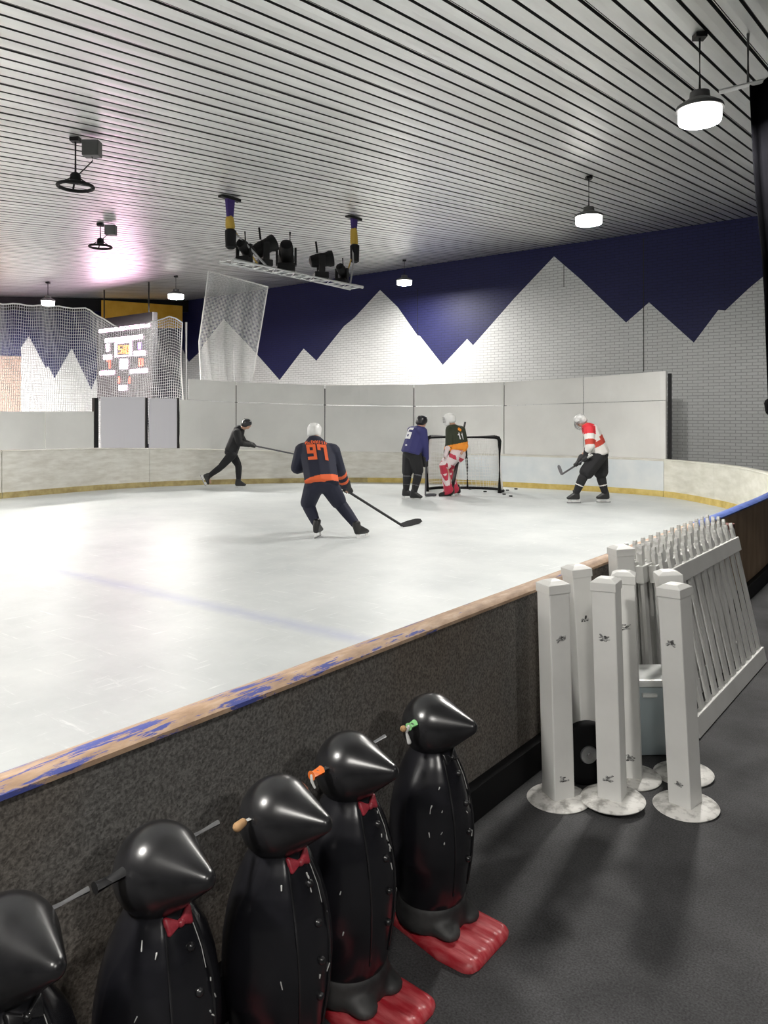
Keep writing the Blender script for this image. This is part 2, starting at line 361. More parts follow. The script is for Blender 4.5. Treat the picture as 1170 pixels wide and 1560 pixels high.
# thin jagged line where masking steps in the brick: keep straight edges
tag(wall_mesh('wall_back', pts, M['white_brick'], M['navy_brick'], lambda s_: ceil_z(AW) + 0.05, 0.2, 0, 0, 'b'), kind='structure')
# left wall: pink plaster, white peaks, dark end bay
lo = [(27.2, 512), (39, 513), (65, 562), (68.4, 558), (78, 576.6), (104, 531), (134, 594), (149.4, 556)]
mb = MB(); lp = []
for x, y in lo:
    p = on_b(x, y, BL); lp.append((AB(p)[0], p.z))
aL = AB(on_b(27, 600, BL))[0]; aR = AB(on_b(149.8, 600, BL))[0]; lp[0] = (aL, lp[1][1] - 0.35)
def Q(pts_, mi):
    f = mb.bm.faces.new([mb.bm.verts.new((BL, a_, z_)) for a_, z_ in pts_]); f.material_index = mi
Q([(-5, -0.05), (aL, -0.05), (aL, 3.45), (-5, 3.45)], 2)
Q([(-5, 3.45), (aL, 3.45), (aL, ceil_z(aL)), (-5, ceil_z(-5))], 1)
for (p0, p1) in zip(lp, lp[1:] + [(aR, lp[-1][1])]):
    if abs(p1[0] - p0[0]) < 1e-4: continue
    Q([(p0[0], -0.05), (p1[0], -0.05), p1, p0], 0); Q([p0, p1, (p1[0], ceil_z(p1[0])), (p0[0], ceil_z(p0[0]))], 1)
Q([(aR, -0.05), (AW, -0.05), (AW, ceil_z(AW)), (aR, ceil_z(aR))], 3)
bmesh.ops.remove_doubles(mb.bm, verts=mb.bm.verts, dist=1e-4)
o = bframe(mb.build('wall_left', [M['white_brick'], M['navy_brick'], M['pink_wall'], M['dark_wall']])); s_ = o.modifiers.new('t', 'SOLIDIFY'); s_.thickness = 0.2; s_.offset = -1
tag(o, kind='structure')
b = MB(); b.prism([(BL + 0.02, a, ceil_z(a) - dz) for a, dz in ((-5, 0.36), (AW - 0.02, 0.42), (AW - 0.02, 0.02), (-5, 0.02))], Vector((0.35, 0, 0)))
tag(bframe(b.build('trim_1', M['black'])), kind='structure')
# movement joints in the back wall
for x, y0, y1 in ((859, 402, 437), (980.5, 362, 566), (636, 440, 511)):
    p, q = on_a(x, y0, AW - 0.003), on_a(x, y1, AW - 0.003)
    b = MB(); b.obox(p, q, 0.014, 0.006, D1); tag(b.build('trim_2', M['seam']), kind='structure')

# ------------------------------------------------------------------ barriers round the ice
HB = [(-40, 0.97), (150, 0.95), (300, 0.88), (450, 0.80), (590, 0.765), (1170, 0.78)]
IDX_NEAR_END = max(i for i, p in enumerate(RP) if p.x <= 6.05 and p.y > -2)
IDX_PLY_END = min(i for i, p in enumerate(RP) if p.x >= 9.9)
def px_idx(x):                                            # index on the far path where the pixel column crosses
    best = None
    for i in range(IDX_PLY_END, len(RP) - 1):
        u, v = pxof(RP[i]), pxof(RP[i + 1])
        if u is None or v is None: continue
        if (u - x) * (v - x) <= 0: best = i + (0 if u == v else (x - u) / (v - u))
    return best
def pp(t):
    i = int(t); f = t - i; i2 = min(i + 1, len(RP) - 1); p = RP[i].lerp(RP[i2], f); n = outn(i).lerp(outn(i2), f).normalized(); return p, n
def h_at(t):
    if t < IDX_NEAR_END + 6: return 0.835
    x = pxof(pp(t)[0])
    if x is None or t > len(RP) - 20: return 0.97
    hh = lerp(x, HB)
    if t < IDX_PLY_END + 20: hh = lerp(t, [(IDX_NEAR_END + 6, 0.835), (IDX_PLY_END + 20, 0.78)])
    return hh
def strip(mb, t0, t1, o0, o1, z0, z1, steps=None):          # solid strip between offsets and heights (callables of t)
    n = steps or max(2, int((t1 - t0) * 1.0) + 1); rings = []
    for k in range(n + 1):
        t = t0 + (t1 - t0) * k / n; p, nn = pp(t); za = z0(t) if callable(z0) else z0; zb = z1(t) if callable(z1) else z1
        pts_ = []
        for oo, z in ((o0, za), (o1, za), (o1, zb), (o0, zb)):
            q = p + nn * oo; pts_.append(Vector((q.y, q.x, z)))
        rings.append(pts_)
    mb.loft(rings); return mb
def barrier(label, t0, t1, face_in, face_out, cap_m, kick_m, base=False):
    oi, oo_ = (0.035, 0.066) if base else (0.06, 0.125); ck = (oo_ + 0.018) / 0.143
    root = thing('rink_barrier', label, 'barrier', (0, 0, 0), TH)
    e = 0.0
    strip(MB(), t0, t1, 0.004, oi, 0.0, lambda t: h_at(t) - 0.03).build('inner_panel', face_in, root)
    if kick_m: strip(MB(), t0, t1, -0.012, 0.004, 0.006, 0.125).build('kick_strip', kick_m, root)
    strip(MB(), t0, t1, oi, oo_, 0.13 if base else 0.0, lambda t: h_at(t) - 0.03).build('outer_panel', face_out, root)
    if base: strip(MB(), t0, t1, oi, 0.114, 0.0, 0.13).build('base_strip', M['black_base'], root)
    mb = MB(); n = max(2, int(t1 - t0) + 1); rings = []
    for k in range(n + 1):
        t = t0 + (t1 - t0) * k / n; p, nn = pp(t); h = h_at(t); ring = []
        for oo, z in ((-0.002, -0.036), (-0.006, -0.02), (0.006, -0.006), (0.03, 0.0), (0.095 * ck, 0.0), (0.122 * ck, -0.005), (0.143 * ck, -0.018), (0.143 * ck, -0.030), (0.12 * ck, -0.036)):
            q = p + nn * oo; ring.append(Vector((q.y, q.x, h + z)))
        rings.append(ring)
    mb.loft(rings); mb.build('top_cap', cap_m, root, smooth=True)
    return root
T_A, T_B = 0, float(IDX_NEAR_END)
barrier('near rink barrier covered in charcoal carpet with a worn tan and blue wooden top rail', T_A, T_B, M['board_white'], M['carpet'], M['cap_wood'], M['kick_yellow'], True)
barrier('brown plywood rink barrier with a bright blue top rail beyond the picket panels', T_B + 0.02, IDX_PLY_END, M['board_white'], M['plywood'], M['cap_blue'], M['kick_yellow'], True)
J = [px_idx(x) for x in (1087, 1011, 228, 3)]
cuts = [IDX_PLY_END + 0.02] + J + [len(RP) - 1.0]
info = [('curved cream rink barrier at the far right edge', 'board_cream', 'kick_yellow'), ('short cream rink barrier section right of the white screens', 'board_cream', 'kick_yellow'),
        ('long curved white rink barrier along the end under the white screens', 'board_blue_white', 'kick_yellow'), ('scuffed white rink barrier section under the scoreboard corner', 'board_white', 'kick_olive'), ('scuffed grey white rink barrier running out of frame at far left', 'board_white', 'kick_olive')]
for k, (lb, fm, km) in enumerate(info):
    t0, t1 = cuts[k], cuts[k + 1]
    if k == 2:
        tm = px_idx(440)
        r = barrier(lb, t0 + 0.03, t1 - 0.03, M['board_white'], M['board_white'], M['board_white'], M['kick_olive'])
        fm_, km_ = M[fm], M[km]
        # right half of that barrier has the cooler, newer facing
        strip(MB(), t0 + 0.03, px_idx(700), -0.004, 0.004, 0.125, lambda t: h_at(t) - 0.045).build('newer_facing', fm_, r)
        strip(MB(), t0 + 0.03, px_idx(560), -0.018, -0.012, 0.006, 0.125).build('newer_kick_strip', km_, r)
    else: barrier(lb, t0 + 0.03, t1 - 0.03, M[fm], M[fm], M[fm], M[km])

# white screens standing on the barrier
GS = 'white screen panels standing on the end barrier'
def zpx(t, y, off=0.0):
    p, n = pp(t); q = p + n * off; w = W(q.x, q.y); return H - (y - CY) * w.y / F
TOP = [(287, 577), (360, 582), (495, 587), (630, 586), (767, 582), (888, 575), (1013, 565)]
MID = [(274, 608), (360, 613), (495, 617), (630, 619), (767, 618), (888, 614), (1013, 610)]
def panel(name, x0, x1, ylo, yhi, label, mt, off=0.03, th=0.035, group=GS, cat='screen'):
    t1, t0 = px_idx(x0), px_idx(x1)
    zl = (lambda t: h_at(t) + 0.004) if ylo is None else (lambda t: zpx(t, ylo(pxof(pp(t)[0])), off))
    o = strip(MB(), t0 + 0.012, t1 - 0.012, off, off + th, zl, lambda t: zpx(t, yhi(pxof(pp(t)[0])), off), steps=10).build(name, mt)
    return tag(bframe(o), label, cat, group)
ordn = ['leftmost', 'second from the left', 'third from the left', 'fourth from the left', 'fifth from the left', 'rightmost']
xm = [274, 360, 495, 630, 767, 888, 1013]; xt = [287, 360, 495, 630, 767, 888, 1013]
for i in range(6):
    panel('rebound_screen', xm[i] + 0.5, xm[i + 1] - 0.6, None, lambda x: lerp(x, MID) + 0.5, 'tall white screen panel of the lower row on the end barrier, ' + ordn[i], M['panel'])
    panel('rebound_screen', xt[i] + 0.6, xt[i + 1] - 0.6, lambda x: lerp(x, MID) - 0.5, lambda x: lerp(x, TOP), 'low white screen panel of the upper row above the end barrier, ' + ordn[i], M['panel'], off=0.036)
# dark backing post at the right end and dark seams
def post_at(x, y0, y1, w, label, name='upright'):
    t = px_idx(x); p, n = pp(t); q = p + n * 0.10; w_ = W(q.x, q.y); z0_, z1_ = H - (y1 - CY) * w_.y / F, H - (y0 - CY) * w_.y / F
    b = MB(); b.box((q.y, q.x, (max(z0_, h_at(t) + 0.003) + z1_) / 2), (w, w, z1_ - max(z0_, h_at(t) + 0.003))); return tag(bframe(b.build(name, M['black_metal'])), label, 'post', 'dark posts behind the screens')
post_at(1015, 569, 699, 0.06, 'dark post at the right end of the white screens')
for x, nm in ((360.3, 'left of the black clad skater'), (495, 'above the skater in navy and orange'), (630, 'above the skater in purple'), (767, 'right of the goal')):
    post_at(x, lerp(x, TOP) + 5, 700, 0.05, 'dark post behind the screen joint ' + nm)
panel('rebound_screen', -60, 70, None, lambda x: 627, 'white low screen panel at the far left edge below the painted peaks', M['panel'], off=0.03)
panel('rebound_screen', 71, 144, None, lambda x: 627, 'white low screen panel left of the dark upright by the scoreboard', M['panel'], off=0.03)
post_at(148.5, 606, 682, 0.10, 'thick dark upright between the low screens and the lilac gate panels')
panel('swing_gate', 155, 221.5, None, lambda x: 605, 'wide pale lilac gate panel under the scoreboard', M['panel_lilac'], off=0.03, group='pale gate panels under the scoreboard', cat='gate')
panel('swing_gate', 228, 270, None, lambda x: 607, 'narrow pale lilac gate panel beside the tall white screens', M['panel_lilac'], off=0.03, group='pale gate panels under the scoreboard', cat='gate')
post_at(225, 606, 682, 0.05, 'slim dark post between the two lilac gate panels')
post_at(272.3, 606, 682, 0.05, 'slim dark post between the narrow lilac gate and the white screens')

# ------------------------------------------------------------------ scoreboard and banner
SA = 12.6
tl, br = on_a(147, 486, SA), on_a(232, 606, SA); sb0, sb1 = AB(tl)[1], AB(br)[1]; sz0, sz1 = on_a(190, 606, SA).z - 0.05, on_a(190, 486, SA).z + 0.1
root = thing('scoreboard', 'dark electronic scoreboard with glowing pink white rows and red digits behind the net', 'scoreboard', W(SA, (sb0 + sb1) / 2, sz0), TH)
cw, ch = sb1 - sb0, sz1 - sz0
b = MB(); b.box((0, 0.09, ch / 2), (cw, 0.16, ch)); b.build('case', M['sb_case'], root, bevel=0.01)
def led(x0, y0, x1, y1, m_, name='light_row', pieces=1, gap=0.12):
    p0, p1 = on_a(x0, (y0 + y1) / 2, SA), on_a(x1, (y0 + y1) / 2, SA); u0, u1 = AB(p0)[1] - (sb0 + sb1) / 2, AB(p1)[1] - (sb0 + sb1) / 2
    xm_ = (x0 + x1) / 2; za, zb = on_a(xm_, y1, SA).z - sz0, on_a(xm_, y0, SA).z - sz0
    mb = MB(); w = (u1 - u0) / pieces
    for i in range(pieces): mb.box((u0 + w * (i + 0.5), -0.0, (za + zb) / 2), (w * (1 - gap) if pieces > 1 else w, 0.03, zb - za))
    return mb.build(name, m_, root)
def row(x0, yc0, x1, yc1, h, m_, k):                        # text-like row on a horizontal line
    led(x0, (yc0 + yc1) / 2 - h / 2, x1, (yc0 + yc1) / 2 + h / 2, m_, 'light_row', k, 0.12)
row(151, 500, 228, 500, 5, M['led_white'], 22); row(160, 516, 217, 516, 6, M['led_white'], 14)
row(157, 583, 0, 0, 0, M['led_white'], 1) if False else None
row(158, 544, 170, 544, 7, M['led_white'], 3); row(204, 538, 221, 538, 7, M['led_white'], 4); row(152, 568, 174, 568, 6, M['led_white'], 5); row(198, 565, 224, 565, 6, M['led_white'], 6)
row(181, 591, 193, 591, 8, M['led_white'], 3); led(162, 524, 166, 535, M['led_white']); led(211, 522, 214, 532, M['led_violet'], 'light_dot')
b = MB()
def fr(x0, y0, x1, y1, w):
    led(x0, y0, x1, y0 + w, M['led_white'], 'clock_frame'); led(x0, y1 - w, x1, y1, M['led_white'], 'clock_frame'); led(x0, y0 + w, x0 + w, y1 - w, M['led_white'], 'clock_frame'); led(x1 - w, y0 + w, x1, y1 - w, M['led_white'], 'clock_frame')
fr(175.5, 521, 200, 543, 1.6)
led(183, 547, 194, 562, M['led_white'], 'light_block')
SEG = {'0': 'abcdef', '1': 'bc', '5': 'afgcd', '7': 'abc'}
def digit(ch_, x0, y0, x1, y1, m_):
    t = 1.5; ym = (y0 + y1) / 2; S_ = dict(a=(x0, y0, x1, y0 + t), d=(x0, y1 - t, x1, y1), g=(x0, ym - t / 2, x1, ym + t / 2), f=(x0, y0, x0 + t, ym), e=(x0, ym, x0 + t, y1), b=(x1 - t, y0, x1, ym), c=(x1 - t, ym, x1, y1))
    for k in SEG[ch_]: led(*S_[k], m_, 'digit_segment')
digit('5', 181, 526, 186.5, 538.5, M['led_orange']); digit('1', 186, 526, 190, 538.5, M['led_orange']); digit('0', 191.5, 526, 197, 538.5, M['led_orange'])
digit('7', 163, 549, 168, 561, M['led_red']); digit('0', 212, 546, 217.5, 558, M['led_red']); digit('1', 177, 574, 182, 584, M['led_red']); digit('1', 194, 574, 198, 584, M['led_red'])
for s_ in (-1, 1): MB().tube([(s_ * cw * 0.4, 0.08, ch - 0.01), (s_ * cw * 0.4, 0.08, ceil_z(SA) - sz0)], 0.02).build('hanger_rod', M['black_metal'], root)
b = MB(); pa, pb, pc, pd = on_b(155, 457, BL + 0.4), on_b(278, 466, BL + 0.4), on_b(278, 500, BL + 0.4), on_b(155, 500, BL + 0.4)
b.prism([pa, pb, pc, pd], D2 * -0.03); o = b.build('hanging_banner', M['banner']); tag(o, 'plain yellow banner hanging high above the scoreboard on the dark wall', 'banner')

# ------------------------------------------------------------------ netting
def netmesh(name, corner, nu, nv, r, mt, label, ropes=True, wave=0.0, wn=5):
    """corner(u,v)->world point ; grid of twine"""
    root = thing(name, label, 'net', corner(0.5, 0.0))
    mb = MB(); base = corner(0.5, 0.0)
    def twine(pts_):
        rings = []
        for i, p in enumerate(pts_):
            d = (pts_[min(i + 1, len(pts_) - 1)] - pts_[max(i - 1, 0)]); a_, b_, _ = basis(d)
            rings.append([p + a_ * r * math.cos(t) + b_ * r * math.sin(t) for t in (0.5, 2.6, 4.7)])
        mb.loft(rings, cap=False)
    for i in range(nu + 1): twine([corner(i / nu, k / 14) for k in range(15)])
    for j in range(nv + 1): twine([corner(k / 40, j / nv) for k in range(41)])
    o = mb.build('mesh', mt, root, frame=base); o['kind'] = 'stuff'
    if ropes:
        for e in ([corner(k / 40, 1) for k in range(41)], [corner(0, k / 14) for k in range(15)], [corner(1, k / 14) for k in range(15)]):
            MB().tube(e, 0.016, 6).build('edge_rope', M['rope'], root, smooth=True, frame=base)
    return root
def net1(u, v):
    x = -20 + u * 303; t = px_idx(x); p, n = pp(t); q = p + n * 0.6
    w = W(q.x, q.y); zt = H - (lerp(x, [(0, 462), (60, 464), (150, 470), (200, 500), (240, 492), (270, 482), (283, 491)]) - CY) * w.y / F + 0.015 * math.sin(u * 60); zb = h_at(t) + 0.1
    wob = 0.06 * math.sin(u * 26 + v * 3) * math.sin(v * 5)
    w = w + D1 * wob; return Vector((w.x, w.y, zb + (zt - zb) * v))
netmesh('protective_net', net1, 120, 46, 0.0065, M['net'], 'grey protective net stretched across the left end in front of the scoreboard')
def net2(u, v):
    xl, xr = lerp(v, [(0, 306), (0.35, 303), (1, 318)]), lerp(v, [(0, 386), (0.2, 389), (1, 408)])
    yb, yt = 580, 413 + 24 * u; x, y = xl + (xr - xl) * u, yb + (yt - yb) * v
    dd = 19.6 - 0.9 * v + 0.10 * math.sin(u * 22 + v * 4); return at(x, y, dd)
netmesh('protective_net', net2, 42, 76, 0.006, M['net_fine'], 'narrow pale net curtain hanging from the ceiling beside the scoreboard end')
p = on_b(283.5, 491, -18.2); q = Vector((p.x, p.y, 0)); b = MB(); b.tube([(p.x, p.y, 0), (p.x, p.y, p.z)], 0.035); tag(b.build('net_pole', M['white_bar'], smooth=True), 'thin white pole carrying the end of the left net', 'pole')

# ------------------------------------------------------------------ lamps
GL = 'round high bay lamps under the ceiling'
M['lamp_side'] = mat('lamp_glow_side', (1, 1, 1), 0.5, emit=(1.0, 0.965, 0.91), es=5)  # glowing side is added so the flat lamp disc looks rounder
LM = {}
def lamp_mat(es):
    if es not in LM: LM[es] = mat('lit_lamp_face', (1, 1, 1), 0.5, emit=(1.0, 0.965, 0.91), es=es)
    return LM[es]
def lamp(p, lit, label, r=0.17, es=600):
    a, bb = AB(p); cz = ceil_z(a); root = thing('ceiling_lamp', label, 'lamp', (p.x, p.y, p.z), 0, GL)
    L = cz - p.z
    MB().tube([(0, 0, 0.13), (0, 0, L)], 0.011).build('hanging_rod', M['black_metal'], root)
    MB().box((0, 0, L - 0.02), (0.09, 0.09, 0.05)).build('ceiling_plate', M['black_metal'], root)
    if lit:
        MB().lathe([(0.03, 0.15), (0.075, 0.145), (0.08, 0.09), (0.12, 0.07), (r + 0.015, 0.03), (r + 0.02, 0.0), (r + 0.01, 0.0), (r * 0.9, 0.012)], n=24).build('housing', M['grey_box'], root, smooth=True)
        MB().lathe([(r, 0.012), (r, -0.075), (r * 0.985, -0.092), (r * 0.95, -0.098)], n=28).build('glow_side', M['lamp_side'], root, smooth=True)
        MB().lathe([(r * 0.95, -0.098), (r * 0.8, -0.0985), (r * 0.4, -0.099), (0.01, -0.099)], n=28).build('diffuser', lamp_mat(es), root, smooth=True)
    else:
        ring = [(0.17 * math.cos(t), 0.17 * math.sin(t), 0) for t in [2 * math.pi * k / 28 for k in range(29)]]
        MB().tube(ring, 0.019, 8).build('ring', M['black'], root, smooth=True)
        MB().lathe([(0.03, 0.14), (0.05, 0.12), (0.055, 0.06), (0.03, 0.03)], n=16).build('driver', M['black'], root, smooth=True)
        mb = MB()
        for k in range(3):
            t = k * 2.094; mb.tube([(0.03 * math.cos(t), 0.03 * math.sin(t), 0.09), (0.165 * math.cos(t), 0.165 * math.sin(t), 0.005)], 0.010, 6)
        mb.build('spoke', M['black'], root)
        MB().box((0.15, 0.05, L - 0.10), (0.17, 0.12, 0.16)).build('junction_box', M['grey_box'], root, bevel=0.008)
        MB().tube([(0.15, 0.05, L - 0.18), (0.16, 0.04, L * 0.55), (0.10, 0.02, 0.20), (0.03, 0, 0.12)], 0.006, 6).build('cable', M['black'], root)
    return root
lamp(on_ceil(1066, 168, 0.62), True, 'nearest glowing ceiling lamp at upper right beside the black drape', 0.165, 820)
lamp(on_ceil(897, 331, 0.60), True, 'glowing ceiling lamp above the right end of the mural wall', 0.19, 800)
lamp(on_ceil(616, 428, 0.55), True, 'glowing ceiling lamp hanging in front of the navy mural above the tall peak', 0.19, 820)
lamp(on_ceil(268, 449, 0.50), True, 'glowing ceiling lamp right of the yellow banner', 0.20, 1300)
lamp(on_ceil(73, 459, 0.50), True, 'glowing ceiling lamp at the far left over the netted wall', 0.16, 3800)
lamp(on_ceil(115, 284, 0.50), False, 'unlit ring shaped lamp hanging nearest on the left of the ceiling')
lamp(on_ceil(153, 376, 0.38), False, 'unlit ring shaped lamp hanging beyond the nearer one on the left')
for a, bb, es_, lb in ((-0.6, 0.6, 300, 'glowing ceiling lamp just behind the viewer over the walkway'), (0.3, 3.3, 380, 'glowing ceiling lamp right of the viewer over the walkway'), (4.6, 3.0, 75, 'glowing ceiling lamp over the aisle outside the picture on the right'), (-0.8, -2.3, 620, 'glowing ceiling lamp just left of the viewer over the ice edge'),
                  (-1.0, -8.0, 700, 'glowing ceiling lamp over the rear ice outside the picture'), (3.0, -13.0, 1700, 'added unseen lamp over the left ice brightening the low screens'), (8.2, -20.4, 4200, 'added unseen lamp brightening the white peaks of the left wall')):  # last two lamps are added fill light for the dim left end
    lamp(W(a, bb, ceil_z(a) - 0.45), True, lb, 0.17, es_)

# ------------------------------------------------------------------ lighting truss
BT = -8.5
t0, t1 = on_b(345, 402, BT), on_b(543, 435, BT); tz = (t0.z + t1.z) / 2; ta0, ta1 = AB(t0)[0], AB(t1)[0]
root = thing('lighting_truss', 'aluminium ladder truss hanging under the ceiling with black stage lights', 'truss', W(ta0, BT, tz), TH)
L = ta1 - ta0
for s_ in (-1, 1): MB().tube([(s_ * 0.14, 0, 0), (s_ * 0.14, L, 0)], 0.025, 10).build('chord', M['alu'], root, smooth=True)
mb = MB(); k = 0
nb = 14
for i in range(nb): mb.tube([(-0.14 if i % 2 else 0.14, L * i / nb, 0), (0.14 if i % 2 else -0.14, L * (i + 1) / nb, 0)], 0.009, 6)
for i in range(nb + 1): mb.tube([(-0.14, L * i / nb, 0), (0.14, L * i / nb, 0)], 0.009, 6)
mb.build('lacing', M['alu'], root)
def head_light(a, tilt, turn, sc, label):
    r = thing('stage_light', label, 'stage light', W(a, BT, tz + 0.025), TH + turn, 'stage lights on the truss'); r.scale = (sc,) * 3
    MB().box((0, 0, 0.045), (0.24, 0.20, 0.09)).build('base', M['black_metal'], r, bevel=0.012)
    mb = MB(); mb.box((0.125, 0, 0.20), (0.03, 0.09, 0.24)); mb.box((-0.125, 0, 0.20), (0.03, 0.09, 0.24)); mb.box((0, 0, 0.10), (0.27, 0.09, 0.035)); mb.build('yoke', M['black_metal'], r, bevel=0.006)
    d = Vector((0, math.cos(tilt), math.sin(tilt)))
    MB().lathe([(0.03, -0.17), (0.08, -0.15), (0.10, -0.05), (0.10, 0.08), (0.115, 0.12), (0.115, 0.17), (0.09, 0.175)], (0, 0, 0.27), d, n=20).build('head', M['black'], r, smooth=True)
    MB().lathe([(0.09, 0.176), (0.05, 0.184), (0.01, 0.187)], (0, 0, 0.27), d, n=16).build('lens', M['cage'], r, smooth=True)
    MB().tube([(0.05, -0.06, 0.36), (0.05, -0.08, 0.52)], 0.014).build('clamp_arm', M['black'], r)
    return r
def ta(x, y): return AB(on_b(x, y, BT))[0]
head_light(ta(372, 400), -0.3, 0.4, 0.85, 'small black stage light at the left end of the truss')
head_light(ta(402, 400), 0.5, -0.5, 1.1, 'black stage light second from the left on the truss')
head_light(ta(436, 405), -0.5, 0.8, 1.15, 'black stage light in the middle of the truss tilted down')
head_light(ta(489, 415), 0.2, -0.7, 1.15, 'black stage light right of the truss middle')
head_light(ta(521, 425), -0.5, 0.3, 0.8, 'small black stage light at the right end of the truss')
def hoist(xc, y_top, ys, a_land, label):
    p = on_b(xc, y_top, BT); a = AB(p)[0]; cz = ceil_z(a); zz = [at(xc, y, p.y).z for y in ys]   # strap end, hoist end, bag top, bag end
    r = thing('chain_hoist', label, 'hoist', W(a, BT, cz), TH, 'chain hoists carrying the truss')
    f = lambda z: z - cz
    MB().box((0, 0, f(p.z) ), (0.09, 0.36, 0.045)).build('beam_clamp', M['black_metal'], r, bevel=0.008)
    MB().box((0, 0, f(p.z) / 2), (0.05, 0.12, abs(f(p.z)))).build('hanger', M['grey_box'], r)
    MB().prism([(-0.02, -0.075, f(p.z)), (-0.02, 0.075, f(p.z)), (-0.02, 0.045, f(zz[0])), (-0.02, -0.045, f(zz[0]))], Vector((0.05, 0, 0))).build('strap', M['purple'], r)
    MB().hull([((0, 0, f(zz[0]) - 0.03), 0.06), ((0, 0.01, f(zz[1]) + 0.03), 0.07)]).build('motor', M['yellow'], r, smooth=True)
    MB().lathe([(0.04, f(zz[3])), (0.075, f(zz[3]) + 0.03), (0.082, f(zz[2]) - 0.02), (0.06, f(zz[2])), (0.02, f(zz[2]) + 0.01)], (0.02, 0.0, 0), n=16).build('chain_bag', M['black'], r, smooth=True)
    MB().tube([(0.0, 0.05, f(zz[1]) + 0.02), (0, a_land - a, f(tz) + 0.02)], 0.012, 6).build('chain', M['yellow'], r)
    MB().tube([(0.0, -0.03, f(zz[1]) + 0.02), (0.1, (a_land - a) * 0.5, (f(zz[1]) + f(tz)) / 2), (0.14, a_land - a, f(tz) + 0.02)], 0.016, 6).build('sling', M['steel'], r)
hoist(350, 302, (331, 348, 350, 380), ta(395, 405), 'left chain hoist with purple strap and black bag above the truss')
hoist(539, 332, (349, 372, 373, 401), ta(524, 430), 'right chain hoist with purple strap and slim black bag above the truss')

# ------------------------------------------------------------------ drape on the right
AC = 6.75
b0_ = AB(on_a(1096, 138, AC))[1]; zt = on_a(1128, 132, AC).z
root = thing('curtain_rail', 'white horizontal pipe under the ceiling carrying the black drape', 'rail', W(AC, b0_, zt), TH)
MB().tube([(0, 0, 0), (2.2, 0, 0)], 0.022, 10).build('pipe', M['white_bar'], root, smooth=True)
for u in (0.22, 1.6): MB().tube([(u, 0, 0), (u, 0, ceil_z(AC) - zt)], 0.012, 8).build('hanger', M['grey_box'], root)
mb = MB(); ed = [(1142, 124), (1144, 180), (1148, 250), (1152, 300), (1157, 345), (1162, 390), (1166, 450), (1169, 540), (1172, 640), (1174, 760)]
rings = []
for x, y in ed:
    p = on_a(x, y, AC); a_, bb = AB(p); wd = 1.3 - 0.05 * len(rings); r_ = []
    for k in range(40):
        u = k / 39; r_.append(Vector((bb + u * wd, AC - 0.03 + 0.05 * math.sin(u * 34) + 0.02 * math.sin(u * 13 + y * 0.01), min(p.z, zt - 0.005 if y == 124 else p.z))))
    rings.append(r_)
mb.loft(rings, cap=False, closed=False); o = bframe(mb.build('black_curtain', M['curtain'], smooth=True, ang=180)); s_ = o.modifiers.new('t', 'SOLIDIFY'); s_.thickness = 0.012
tag(o, 'black drape hanging at the right edge below the white pipe', 'curtain')
p = on_a(1173, 619, AW - 0.25); root = thing('wall_speaker', 'small black rounded speaker on the mural wall at the right edge', 'speaker', p, TH)
MB().hull([((0, 0, 0.06), 0.11), ((0, 0.05, -0.09), 0.10)]).build('body', M['black'], root, smooth=True); MB().tube([(0, 0.05, 0), (0, 0.25, 0)], 0.03).build('bracket', M['black_metal'], root)

